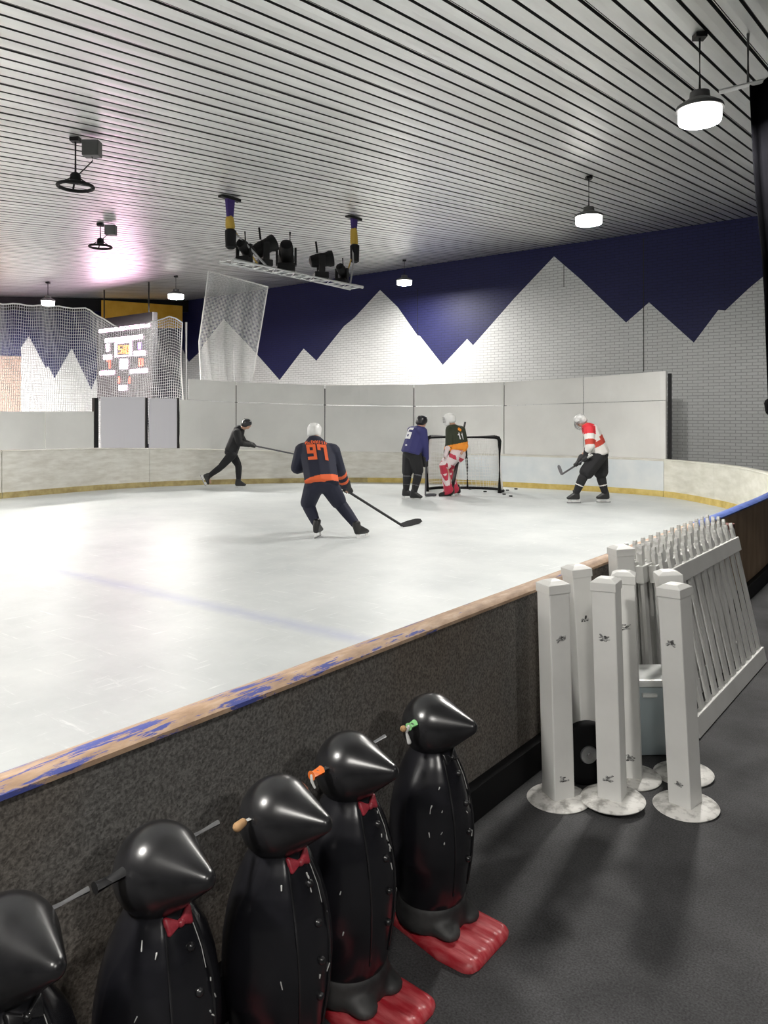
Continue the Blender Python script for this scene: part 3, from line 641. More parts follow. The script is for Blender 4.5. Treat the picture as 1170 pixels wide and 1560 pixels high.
# ------------------------------------------------------------------ penguin skating aids
def penguin(hx, hy, label, z=None, lean=0.0, near='rod', far='rod', bow=True, seed=0, base_shift=(0, 0), yaw=0.0):
    rnd = random.Random(seed); HZ = 0.634
    p = on_floor(hx, hy, HZ); root = thing('penguin_skating_aid', label, 'penguin', (p.x, p.y, 0), TH + yaw, 'black penguin skating aids lined up along the barrier')
    if lean: root.rotation_euler.x = lean
    # flippers: one red foot plate with a split and ridges
    mb = MB(); x0, x1, hw = -0.095, 0.225, 0.125; nx, ny = 40, 24
    def half(x):                                           # half width along x with rounded front corners
        f = (x - x0) / (x1 - x0); w = hw * (0.62 + 0.38 * min(1, f * 1.6))
        if x > x1 - 0.04: w -= 0.04 - math.sqrt(max(0, 0.04 ** 2 - (x - x1 + 0.04) ** 2))
        return max(w, 0.02)
    top, bot = [], []
    for i in range(nx + 1):
        x = x0 + (x1 - x0) * i / nx; w = half(x); tr, br_ = [], []
        for j in range(ny + 1):
            v = j / ny * 2 - 1; y = v * w; f = max(0, (x - 0.07) / 0.15)
            e = min(1, (1 - abs(v)) * 6) * min(1, (nx - i) / 2.5)
            z = 0.018 + 0.016 * e ** 0.5 - 0.008 * f + 0.004 * f * math.cos(y * 2 * math.pi / 0.048) * e
            tr.append(Vector((x, y, z))); br_.append(Vector((x, y, 0.001)))
        top.append(tr); bot.append(br_)
    rt = mb.loft(top, cap=False, closed=False); rb = mb.loft(bot, cap=False, closed=False)
    for i in range(nx):
        mb.face([rt[i][0], rb[i][0], rb[i + 1][0], rt[i + 1][0]]); mb.face([rt[i + 1][-1], rb[i + 1][-1], rb[i][-1], rt[i][-1]])
    for j in range(ny):
        mb.face([rt[0][j + 1], rb[0][j + 1], rb[0][j], rt[0][j]]); mb.face([rt[nx][j], rb[nx][j], rb[nx][j + 1], rt[nx][j + 1]])
    mb.build('feet', M['pg_red'], root, smooth=True, ang=60)
    mb = MB(); mb.lathe([(0.10, 0.03), (0.112, 0.035), (0.116, 0.06), (0.110, 0.10), (0.10, 0.115)], n=28)
    for s_ in (-1, 1): mb.hull([((0.045, s_ * 0.052, 0.058), Vector_scale(0.075, 0.05, 0.030)), ((0.105, s_ * 0.055, 0.045), Vector_scale(0.035, 0.04, 0.018))])
    mb.build('ankle_collar', M['pg_grey'], root, smooth=True, remesh=(0.007, 6))
    # coat body
    prof = [(0.092, 0.098), (0.103, 0.105), (0.110, 0.125), (0.121, 0.18), (0.130, 0.245), (0.134, 0.31), (0.131, 0.37), (0.121, 0.43), (0.105, 0.485), (0.085, 0.53), (0.068, 0.56), (0.060, 0.58), (0.056, 0.60)]
    pr = []
    for (r0, z0), (r1, z1) in zip(prof, prof[1:]):
        for k in range(4): f = k / 4; pr.append((r0 + (r1 - r0) * f, z0 + (z1 - z0) * f))
    pr.append(prof[-1]); n = 64; rings = []
    def bulge(t, zz):                                      # wings at the sides, coat opening at the front
        d = 0.0; w = math.exp(-((abs(math.remainder(t, 2 * math.pi)) - math.pi / 2) / 0.36) ** 2)
        env = max(0, min(1, (zz - 0.20) / 0.05)) * max(0, min(1, (0.53 - zz) / 0.06)); d += 0.012 * w * env
        fr_ = abs(math.remainder(t, 2 * math.pi)); d += -0.004 * (1 if fr_ < 0.42 - 0.25 * max(0, (0.5 - zz)) else 0) * max(0, min(1, (zz - 0.13) / 0.05))
        return d
    for r, zz in pr: rings.append([Vector(((r + bulge(t, zz)) * math.cos(t), (r + bulge(t, zz)) * math.sin(t), zz)) for t in [2 * math.pi * k / n for k in range(n)]])
    mb = MB(); mb.loft(rings); mb.build('body', M['pg_black'], root, smooth=True, ang=70)
    def surf(t, zz, o=0.0):
        r = lerp(zz, [(z_, r_) for r_, z_ in prof]) + bulge(t, zz) + o; return Vector((r * math.cos(t), r * math.sin(t), zz))
    for s_ in (-1, 1):
        MB().tube([surf(s_ * (0.44 - 0.25 * max(0, 0.5 - zz)), zz, 0.0005) for zz in [0.15 + 0.40 * k / 18 for k in range(19)]], 0.0028, 6).build('coat_edge', M['pg_head'], root, smooth=True)
    for k in range(4):
        zz = 0.50 - k * 0.085; MB().ball(surf(0.12, zz, 0.001), 0.010, 2).build('button', M['pg_head'], root, smooth=True)
    mb = MB()                                              # worn paint chips
    for k in range(9):
        t = rnd.choice((0.36, 0.40, 0.12, -0.7, -1.0)) + rnd.uniform(-0.05, 0.05); zz = rnd.uniform(0.26, 0.54); l_ = rnd.uniform(0.004, 0.016)
        mb.hull([(surf(t, zz, 0.0008), rnd.uniform(0.001, 0.0022)), (surf(t + rnd.uniform(-0.04, 0.04), zz - l_, 0.0008), rnd.uniform(0.0008, 0.0018))])
    ch = mb.build('paint_chip', M['chip'], root); ch['kind'] = 'stuff'
    MB().tube([surf(0.42 - 0.05 * k / 10, 0.545 - 0.10 * k / 10, 0.002) for k in range(11)], 0.0009, 5).build('scratch', M['chip'], root)
    bow_m = M['bow_red'] if bow else M['pg_head']
    mb = MB()
    for s_ in (-1, 1):
        c0_, c1_, c2_ = surf(s_ * 0.04, 0.548, 0.004), surf(s_ * 0.42, 0.562, 0.003), surf(s_ * 0.34, 0.538, 0.003)
        mb.hull([(c0_, 0.005), (c1_, 0.006), (c2_, 0.006)])
    mb.ball(surf(0, 0.548, 0.006), 0.009); mb.build('bow_tie', bow_m, root, smooth=True, ang=50)
    # head: ball drawn out into a cone beak along +x
    R = 0.094; pf = []; tipx, tr_ = 0.158, 0.023; al = math.acos((R - tr_) / (tipx - tr_))      # cone tangent to ball and rounded tip
    for k in range(15): t = math.pi - (math.pi - al) * k / 14; pf.append((max(R * math.sin(t), 0.002), R * math.cos(t)))
    for k in range(1, 9): f = k / 9; pf.append((R * math.sin(al) * (1 - f) + tr_ * math.sin(al) * f, R * math.cos(al) * (1 - f) + (tipx - tr_ + tr_ * math.cos(al)) * f))
    for k in range(6): t = al * (1 - k / 5.0); pf.append((max(tr_ * math.sin(t), 0.0015), tipx - tr_ + tr_ * math.cos(t)))
    MB().lathe(pf, (0, 0, HZ), Vector((1, 0.13, 0.13)).normalized(), n=48).build('head', M['pg_head'], root, smooth=True, ang=70)
    # handlebar through the head
    zr, xr = HZ + 0.03, 0.0
    def rod(s_, l_, r, m_, nm, o0=0.06): return MB().tube([(xr, s_ * o0, zr), (xr, s_ * l_, zr)], r, 12).build(nm, m_, root, smooth=True)
    for s_, kind in ((-1, near), (1, far)):
        if kind == 'rod': rod(s_, 0.165, 0.0062, M['steel'], 'handle')
        elif kind == 'grip': rod(s_, 0.10, 0.0062, M['steel'], 'handle'); rod(s_, 0.150, 0.0125, M['grip_black'], 'handle_grip', 0.085)
        elif kind == 'orange':
            h = rod(s_, 0.125, 0.0062, M['steel'], 'handle'); rod(s_, 0.150, 0.013, M['orange_tape'], 'handle_grip', 0.112)
            MB().chain([(xr, s_ * 0.15, zr), (xr + 0.004, s_ * 0.153, zr - 0.012), (xr + 0.012, s_ * 0.150, zr - 0.028)], [0.004, 0.004, 0.003]).build('torn_tape', M['chip'], root)
        elif kind == 'green':
            rod(s_, 0.105, 0.0062, M['steel'], 'handle'); rod(s_, 0.122, 0.012, M['green_tape'], 'handle_grip', 0.09)
            MB().chain([(xr, s_ * 0.122, zr), (xr - 0.003, s_ * 0.13, zr - 0.015), (xr + 0.004, s_ * 0.125, zr - 0.045)], [0.006, 0.004, 0.007]).build('torn_tape', M['chip'], root)
            MB().ball((xr - 0.01, s_ * 0.136, zr - 0.004), 0.010).build('torn_foam', M['tan'], root)
        elif kind == 'tan': rod(s_, 0.115, 0.0045, M['chip'], 'handle'); MB().hull([((xr, s_ * 0.112, zr), 0.010), ((xr, s_ * 0.128, zr - 0.003), 0.0115)]).build('handle_grip', M['tan'], root, smooth=True)
        elif kind == 'stub': rod(s_, 0.105, 0.009, M['chip'], 'handle')
    return root
def Vector_scale(x, y, z): return Matrix(((x, 0, 0), (0, y, 0), (0, 0, z)))
penguin(8, 1447, 'nearest black penguin skating aid, cut off by the left edge, bare steel handle', near='grip', far='rod', bow=False, seed=1)
penguin(241, 1323, 'black penguin skating aid with a thick black grip on its handle, second from the left', near='grip', far='rod', seed=2)
penguin(423, 1243, 'black penguin skating aid with tan handle knob and red bow, middle of the five', near='tan', far='none', seed=3)
penguin(531, 1168, 'black penguin skating aid with an orange handle grip and red bow', near='orange', far='rod', seed=4)
penguin(657, 1103, 'farthest black penguin skating aid with a pale green handle end and whole red feet showing', near='green', far='stub', bow=False, seed=5)

# ------------------------------------------------------------------ picket posts
GP = 'white square fence posts on round base plates'
def fence_post(x, y, rz, lean, label, z=0.0, h=0.93, w=0.098):
    root = thing('fence_post', label, 'fence post', (x, y, z), rz, GP); root.rotation_euler = (0, -lean, 0)
    root.rotation_euler = (Matrix.Rotation(-lean, 3, 'Y') @ Matrix.Rotation(rz, 3, 'Z')).to_euler()
    MB().lathe([(0.130, 0.0), (0.132, 0.004), (0.126, 0.010), (0.08, 0.018), (0.06, 0.020)], n=40).build('base_plate', M['pvc_base'], root, smooth=True, ang=60)
    MB().box((0, 0, 0.016 + (h - 0.05) / 2), (w, w, h - 0.05)).build('shaft', M['pvc'], root, bevel=0.006)
    mb = MB(); mb.box((0, 0, h - 0.040), (w + 0.006, w + 0.006, 0.036)); mb.loft([[(i * (w / 2 + 0.003) * k, j * (w / 2 + 0.003) * k, z_) for i, j in ((-1, -1), (1, -1), (1, 1), (-1, 1))] for k, z_ in ((1, h - 0.022), (0.55, h - 0.008), (0.2, h - 0.004))])
    mb.build('cap', M['pvc'], root, bevel=0.002)
    for zz in (h * 0.735, h * 0.115):
        mb = MB(); r_ = random.Random(int(x * 1000) + int(zz * 10))
        for k in range(5): mb.hull([((r_.uniform(-0.02, 0.022), -w / 2 - 0.0005, zz + r_.uniform(-0.014, 0.014)), Vector_scale(0.006, 0.0016, 0.003)), ((r_.uniform(-0.02, 0.022), -w / 2 - 0.0005, zz + r_.uniform(-0.014, 0.014)), Vector_scale(0.005, 0.0016, 0.003))])
        mb.build('bracket_mark', M['scuff'], root)
    return root
fence_post(0.735, 3.235, 0.36, 0.026, 'white fence post standing farthest left of the front three')
fence_post(0.948, 3.185, -0.54, 0.030, 'white fence post in the middle of the front three', z=0.021)
fence_post(1.245, 3.17, -0.85, 0.052, 'white fence post standing alone at the right front')
fence_post(0.945, 3.575, 0.3, 0.055, 'white fence post half hidden behind the left front post and the wheel')
fence_post(1.10, 3.425, -0.35, 0.035, 'white fence post directly behind the middle front post')
fence_post(1.345, 3.455, -0.1, 0.075, 'white fence post hidden behind the right front post, only its cap and base edge showing')
p = W(3.92, -1.43); fence_post(p.x, p.y, 0.2, 0.045, 'white fence post farthest back beside the stacked picket panels', h=0.955)

# ------------------------------------------------------------------ picket panels leaning on the barrier
def picket_panel(a0_, a1_, bb, bt, label, hh=0.925):
    root = thing('picket_fence', label, 'fence panel', W(a0_, bb, 0), TH, 'white picket panels stacked against the barrier')
    root.rotation_euler = (Matrix.Rotation(TH, 3, 'Z') @ Matrix.Rotation(math.atan2(bt - bb, hh), 3, 'Y')).to_euler()
    L = a1_ - a0_
    def rail(z0_, z1_): MB().box((0, L / 2, (z0_ + z1_) / 2), (0.042, L, z1_ - z0_)).build('rail', M['pvc'], root, bevel=0.004)
    rail(0.002, 0.098); rail(0.735, 0.825)
    n = max(6, round(L / 0.127))
    for i in range(n):
        y = 0.05 + (L - 0.10) * i / (n - 1); mb = MB(); w = 0.024
        mb.prism([(-0.009, y + u, z_) for u, z_ in ((-w, 0.02), (w, 0.02), (w, hh - 0.045), (w * 0.45, hh - 0.032), (w * 0.62, hh - 0.016), (w * 0.35, hh - 0.002), (-w * 0.35, hh - 0.002), (-w * 0.62, hh - 0.016), (-w * 0.45, hh - 0.032), (-w, hh - 0.045))], Vector((0.018, 0, 0)))
        mb.build('picket', M['pvc'], root)
picket_panel(3.99, 5.53, -1.115, -1.315, 'front white picket panel leaning out farthest with its whole face showing')
picket_panel(4.08, 5.60, -1.29, -1.372, 'second white picket panel in the leaning stack, behind the front one', 0.92)
picket_panel(4.02, 5.66, -1.352, -1.420, 'third white picket panel in the leaning stack', 0.93)
picket_panel(4.12, 5.70, -1.412, -1.467, 'fourth white picket panel in the leaning stack', 0.92)
picket_panel(4.06, 5.74, -1.470, -1.514, 'rearmost white picket panel in the stack, touching the barrier', 0.925)
b = MB(); b.box((0, 0, 0), (0.07, 0.11, 0.12)); p = W(6.28, -1.515, 0.735); o = b.build('latch_box', M['pad_brown'], bevel=0.006); o.location = p; o.rotation_euler.z = TH; tag(o, 'small red brown latch box on the barrier under the blue rail end', 'latch box')

# ------------------------------------------------------------------ wheel and bin among the posts
root = thing('trolley_wheel', 'black trolley wheel with a grey hub standing between the left posts', 'wheel', (0.888, 3.365, 0.0), 0.12)
mb = MB(); pr = [(0.072, -0.024), (0.10, -0.030), (0.124, -0.028), (0.136, -0.016), (0.138, 0), (0.136, 0.016), (0.124, 0.028), (0.10, 0.030), (0.072, 0.024)]
mb.lathe(pr, (0, 0, 0.138), Vector((0, 1, 0)), n=40); mb.build('tyre', M['tyre'], root, smooth=True, ang=50)
MB().lathe([(0.02, -0.034), (0.036, -0.030), (0.045, -0.014), (0.071, -0.012), (0.071, 0.012), (0.045, 0.014), (0.036, 0.03)], (0, 0, 0.138), Vector((0, 1, 0)), n=28).build('hub', M['cage'], root, smooth=True)
MB().tube([(0, -0.04, 0.138), (0, 0.10, 0.138)], 0.012).build('axle', M['steel'], root)
root = thing('storage_bin', 'cloudy pale blue plastic storage bin behind the fence posts', 'bin', (1.245, 3.73, 0.0), 0.03)
mb = MB(); mb.loft([[(i * w, j * d, z_) for i, j in ((-1, -1), (1, -1), (1, 1), (-1, 1))] for w, d, z_ in ((0.135, 0.095, 0.005), (0.155, 0.112, 0.335))]); mb.build('tub', M['bin'], root, bevel=0.012, smooth=True)
MB().box((0, 0, 0.353), (0.33, 0.24, 0.035)).build('lid', M['bin_lid'], root, bevel=0.01); MB().box((0, -0.118, 0.30), (0.07, 0.02, 0.018)).build('handle', M['bin_lid'], root, bevel=0.004)

# ------------------------------------------------------------------ goal and pucks
GLp, GRp = on_floor(651, 749), on_floor(761, 751.5)
gx = (GRp - GLp); gw = gx.length; ang = math.atan2(gx.y, gx.x)
root = thing('hockey_goal', 'black framed hockey goal with pale net at the far end of the ice', 'goal', GLp + Vector((0, 0, 0.006)), ang)
GH, rt = 1.20, 0.042
MB().tube([(0, 0, 0), (0, 0, GH - 0.08), (0.025, 0, GH - 0.02), (0.09, 0, GH)], rt, 12).build('post', M['black'], root, smooth=True)
MB().tube([(gw, 0, 0), (gw, 0, GH - 0.08), (gw - 0.025, 0, GH - 0.02), (gw - 0.09, 0, GH)], rt, 12).build('post', M['black'], root, smooth=True)
MB().tube([(0.09, 0, GH), (gw - 0.09, 0, GH)], rt, 12).build('crossbar', M['black'], root, smooth=True)
BD = 0.75
basep = [(0, 0, 0.03), (-0.06, 0.25, 0.03), (0.06, 0.55, 0.03), (0.35, BD, 0.03), (gw - 0.35, BD, 0.03), (gw - 0.06, 0.55, 0.03), (gw + 0.06, 0.25, 0.03), (gw, 0, 0.03)]
MB().tube([tuple(v) for v in catmull([Vector(p) for p in basep], 5)], 0.03, 8).build('base_frame', M['black'], root, smooth=True)
MB().tube([(gw / 2, BD, 0.03), (gw / 2, BD * 0.9, 0.5), (gw / 2, 0.35, GH - 0.02), (gw / 2, 0, GH)], 0.026, 8).build('back_brace', M['black'], root, smooth=True)
MB().tube([tuple(v) for v in catmull([Vector(p) for p in [(0.03, 0, GH - 0.02), (0.1, 0.3, GH - 0.02), (0.4, 0.45, GH - 0.02), (gw - 0.4, 0.45, GH - 0.02), (gw - 0.1, 0.3, GH - 0.02), (gw - 0.03, 0, GH - 0.02)]], 5)], 0.018, 8).build('top_shelf', M['black'], root, smooth=True)
cb = catmull([Vector(p) for p in basep], 5); ct = catmull([Vector(p) for p in [(0.03, 0, GH - 0.02), (0.05, 0.2, GH - 0.02), (0.1, 0.34, GH - 0.02), (0.4, 0.45, GH - 0.02), (gw - 0.4, 0.45, GH - 0.02), (gw - 0.1, 0.34, GH - 0.02), (gw - 0.05, 0.2, GH - 0.02), (gw - 0.03, 0, GH - 0.02)]], 5)
mb = MB()
for i, (p, q) in enumerate(zip(cb, ct)):
    mb.tube([p, p.lerp(q, 0.5) - Vector((0, 0.05, 0)), q], 0.004, 4)
    if i < len(cb) - 1: mb.tube([p.lerp(cb[i + 1], 0.5), p.lerp(cb[i + 1], 0.5).lerp(q.lerp(ct[i + 1], 0.5), 0.5) - Vector((0, 0.05, 0)), q.lerp(ct[i + 1], 0.5)], 0.004, 4)
for j in range(1, 16):
    v = j / 16; mb.tube([p.lerp(q, v) - Vector((0, 0.05 * (1 - abs(2 * v - 1)), 0)) for p, q in zip(cb, ct)], 0.004, 4)
for j in range(1, 12): u = 0.06 + (gw - 0.12) * j / 12; mb.tube([(u, 0, GH), (u, 0.40, GH - 0.02)], 0.004, 4)
o = mb.build('netting', M['rope'], root); o['kind'] = 'stuff'
for i, (x, y, lb) in enumerate(((739, 750, 'black puck inside the goal mouth'), (773, 748, 'black puck against the right foot of the goal'), (778, 757, 'black puck nearest the viewer right of the goal'), (786, 746, 'black puck behind the right corner of the goal'), (716, 746, 'black puck in the goal beside the goalie'), (939, 751, 'black puck near the barrier behind the skater in red and white'), (768, 754, 'black puck just in front of the right goal post'))):
    p = on_floor(x, y); o = MB().lathe([(0.03, 0), (0.0381, 0.002), (0.0381, 0.023), (0.03, 0.0254)], n=20).build('puck', M['puck'], smooth=True); o.location = (p.x, p.y, 0.0065); tag(o, lb, 'puck', 'pucks on the ice by the goal')

# ------------------------------------------------------------------ players
FONT = {'M': ('101', '111', '111', '101', '101'), 'c': ('000', '000', '111', '100', '111'), 'D': ('110', '101', '101', '101', '110'), 'A': ('010', '101', '111', '101', '101'), 'V': ('101', '101', '101', '101', '010'), 'I': ('010', '010', '010', '010', '010'),
        '9': ('111', '101', '111', '001', '111'), '7': ('111', '101', '001', '001', '001'), '6': ('111', '100', '111', '101', '111'), '1': ('010', '110', '010', '010', '010'), 'o': ('0110', '1111', '1111', '0110')}
def decal(jersey_obj, base, text, centre, right, up, w, h, mt, name, bold=0.0, cond=1.0):
    """print text onto the jersey: small cells projected along the view of the cloth"""
    me = jersey_obj.data; bv = BVHTree.FromPolygons([v.co + base for v in me.vertices], [tuple(p.vertices) for p in me.polygons])
    right, up = right.normalized(), up.normalized(); nrm = right.cross(up).normalized()      # out of the cloth
    mb = MB(); n = len(text); cwid = w / n; sub = 3; cache = {}
    def vert(u, v):
        k = (round(u, 4), round(v, 4))
        if k not in cache:
            p0 = centre + right * u + up * v + nrm * 0.8; hit = bv.ray_cast(p0, -nrm, 1.6)[0]
            cache[k] = None if hit is None else mb.bm.verts.new(hit + nrm * 0.007)
        return cache[k]
    for i, c_ in enumerate(text):
        g = FONT[c_]; rows, cols = len(g), len(g[0]); gw_ = cwid * 0.86
        for r_ in range(rows):
            for q in range(cols):
                if g[r_][q] != '1': continue
                uu = -w / 2 + cwid * i + cwid * 0.07 + gw_ * q / cols; vv = h / 2 - h * (r_ + 1) / rows; du, dv = gw_ / cols, h / rows
                for a_ in range(sub):
                    for b_ in range(sub):
                        q4 = [vert(uu + du * (a_ + x) / sub, vv + dv * (b_ + y) / sub) for x, y in ((0, 0), (1, 0), (1, 1), (0, 1))]
                        if None not in q4: mb.face(q4)
    return mb.build(name, mt, jersey_obj, frame=base)
def ell(rt, fw, up, a, b_, c): return Matrix((rt * a, fw * b_, up * c)).transposed()
def glove(c, ax, back, root, base, mt, name='glove', s_=1.0):
    """closed glove round a shaft: ax = shaft direction, back = from shaft centre towards the wrist"""
    ax = ax.normalized(); wr = back.normalized(); back = (back - ax * back.dot(ax)).normalized(); sd = ax.cross(back); mb = MB()
    palm = c + back * 0.045 * s_
    mb.hull([(palm + ax * 0.035 * s_, 0.034 * s_), (palm - ax * 0.035 * s_, 0.034 * s_), (palm + wr * 0.05 * s_, 0.042 * s_)])
    mb.hull([(palm + wr * 0.05 * s_, 0.046 * s_), (palm + wr * 0.16 * s_, 0.060 * s_)])
    for i, ln in enumerate((0.92, 1.0, 0.96, 0.82)):
        o = ax * (0.045 - 0.030 * i) * s_; R = 0.036 * s_; pts_ = [c + o + back * R * math.cos(t) + sd * R * math.sin(t) for t in (0.5, 1.5 * ln, 2.5 * ln, 3.5 * ln)]
        mb.chain(pts_, [0.0165 * s_, 0.0155 * s_, 0.0145 * s_, 0.013 * s_])
    mb.chain([palm + ax * 0.045 * s_ - sd * 0.02 * s_, c + ax * 0.06 * s_ - sd * 0.034 * s_ + back * 0.01, c + ax * 0.055 * s_ - sd * 0.022 * s_ - back * 0.025 * s_], [0.019 * s_, 0.0165 * s_, 0.014 * s_])
    return mb.build(name, mt, root, smooth=True, frame=base, remesh=(0.0065, 3))
def skate(an, toe, root, base, floor_z=0.006, up=None, lift=False):
    toe = toe.normalized(); up = (up or Vector((0, 0, 1))).normalized(); sd = toe.cross(up).normalized(); s0 = an - up * 0.105; mb = MB()      # sole under the ankle
    R = lambda a, b_, c: ell(sd, toe, up, a, b_, c)
    mb.hull([(an + up * 0.06, R(0.056, 0.062, 0.03)), (an - toe * 0.02, R(0.050, 0.060, 0.05)), (s0 - toe * 0.045 + up * 0.03, R(0.038, 0.040, 0.03))])
    mb.hull([(s0 - toe * 0.045 + up * 0.03, R(0.038, 0.040, 0.03)), (s0 + toe * 0.13 + up * 0.032, R(0.044, 0.05, 0.032)), (an + toe * 0.03 - up * 0.02, R(0.044, 0.05, 0.05))])
    bt = mb.build('skate', M['boot'], root, smooth=True, frame=base, remesh=(0.009, 4))
    mb = MB()
    for u in (-0.05, 0.12): mb.hull([(s0 + toe * u, R(0.014, 0.032, 0.012)), (s0 + toe * u - up * 0.042, R(0.006, 0.042, 0.008))])
    mb.hull([(s0 - toe * 0.06 - up * 0.040, R(0.005, 0.02, 0.007)), (s0 + toe * 0.13 - up * 0.040, R(0.005, 0.02, 0.007))])
    mb.build('blade_holder', M['holder'], bt, frame=base, remesh=(0.005, 1))
    MB().hull([(s0 - toe * 0.10 - up * 0.052, R(0.0022, 0.006, 0.012)), (s0 + toe * 0.165 - up * 0.050, R(0.0022, 0.006, 0.010))]).build('blade', M['steel'], bt, frame=base)
def helmet(hc, fw, up, root, base, mt, kind, s_=1.0):
    rt_ = fw.cross(up).normalized(); R = lambda a, b_, c: ell(rt_, fw, up, a * s_, b_ * s_, c * s_); mb = MB()
    mb.hull([(hc + up * 0.035 * s_, R(0.098, 0.118, 0.092)), (hc - fw * 0.03 * s_ - up * 0.035 * s_, R(0.096, 0.092, 0.055))], 3)
    h = mb.build('helmet', mt, root, smooth=True, frame=base)
    mb = MB()
    for u in (-0.045, 0, 0.045): mb.hull([(hc + rt_ * u * s_ + up * 0.090 * s_ - fw * 0.05 * s_, R(0.011, 0.03, 0.026)), (hc + rt_ * u * s_ + up * 0.086 * s_ + fw * 0.05 * s_, R(0.010, 0.03, 0.026))])
    mb.build('helmet_ridge', mt, h, smooth=True, frame=base)
    if kind == 'cage':
        mb = MB()
        def cp(ph, th): return hc - up * 0.06 * s_ + fw * (0.02 + 0.135 * math.cos(ph) * math.cos(th)) * s_ + rt_ * 0.098 * math.sin(ph) * s_ + up * 0.115 * math.sin(th) * s_
        for ph in (-1.1, -0.7, -0.35, 0, 0.35, 0.7, 1.1): mb.tube([cp(ph, t) for t in (-0.9, -0.5, 0, 0.4, 0.8)], 0.0045, 6)
        for th in (-0.9, -0.5, -0.1, 0.3, 0.7): mb.tube([cp(p_, th) for p_ in (-1.2, -0.8, -0.4, 0, 0.4, 0.8, 1.2)], 0.0045, 6)
        mb.build('face_cage', M['cage'], h, smooth=True, frame=base)
    if kind == 'mask':
        mb = MB(); mb.hull([(hc + fw * 0.03 * s_ + up * 0.03 * s_, R(0.094, 0.10, 0.09)), (hc + fw * 0.06 * s_ - up * 0.09 * s_, R(0.06, 0.07, 0.05))], 3)
        mb.build('face_mask', mt, h, smooth=True, frame=base)
        mb = MB()
        for k in range(5): mb.tube([hc + fw * 0.148 * s_ * math.cos(p_) + rt_ * 0.085 * s_ * math.sin(p_) + up * (0.045 - k * 0.024) * s_ for p_ in (-0.9, -0.45, 0, 0.45, 0.9)], 0.005, 6)
        mb.build('face_cage', M['black_metal'], h, smooth=True, frame=base)
    if kind == 'visor':
        mb = MB(); rings = []
        for k in range(9):
            p_ = -1.1 + 2.2 * k / 8; q = hc + fw * 0.135 * s_ * math.cos(p_) + rt_ * 0.105 * s_ * math.sin(p_); rings.append([q + up * 0.04 * s_, q - up * 0.045 * s_, q - up * 0.045 * s_ - fw * 0.004, q + up * 0.04 * s_ - fw * 0.004])
        mb.loft(rings); mb.build('visor', M['visor'], h, smooth=True, frame=base)
M['visor'] = mat('clear_visor', (0.8, 0.8, 0.8), 0.1); bsdf(M['visor']).inputs['Transmission Weight'].default_value = 0.85
def stick(name_label, pts_, blade, mt, r=0.013, bw=0.065, goalie=False):
    """pts_: butt, heel (world) ; blade: toe (world)"""
    butt, heel = pts_; root = thing('hockey_stick', name_label, 'hockey stick', heel, 0, 'hockey sticks held by the players')
    d = (heel - butt).normalized(); u = d.cross(blade - heel).normalized(); up = (blade - heel).normalized().cross(u)
    MB().obox(butt - heel, Vector(), 0.022, 0.032, u).build('shaft', mt, root, bevel=0.003)
    MB().obox(butt - heel - d * 0.003, butt - heel + d * 0.12, 0.027, 0.037, u).build('butt_grip', M['chip'] if mt is M['stick_grey'] else mt, root, bevel=0.004)
    bd = blade - heel; mb = MB(); rings = []
    vert = (-d - bd.normalized() * (-d).dot(bd.normalized())).normalized()
    for k in range(9):
        f = k / 8; c = bd * f + u * 0.02 * math.sin(f * 1.4) + vert * bw * 0.12; hh = bw * (0.42 + 0.16 * min(1, f * 3)) * (1 if k < 7 else (0.85 if k == 7 else 0.5))
        rings.append([c + vert * hh + u * 0.006, c - vert * hh + u * 0.006, c - vert * hh - u * 0.006, c + vert * hh - u * 0.006])
    mb.loft(rings); mb.build('blade', mt, root, smooth=True)
    if goalie: MB().obox((butt - heel) * 0.48, Vector(), 0.03, 0.085, u).build('paddle', mt, root, bevel=0.006)
    return root
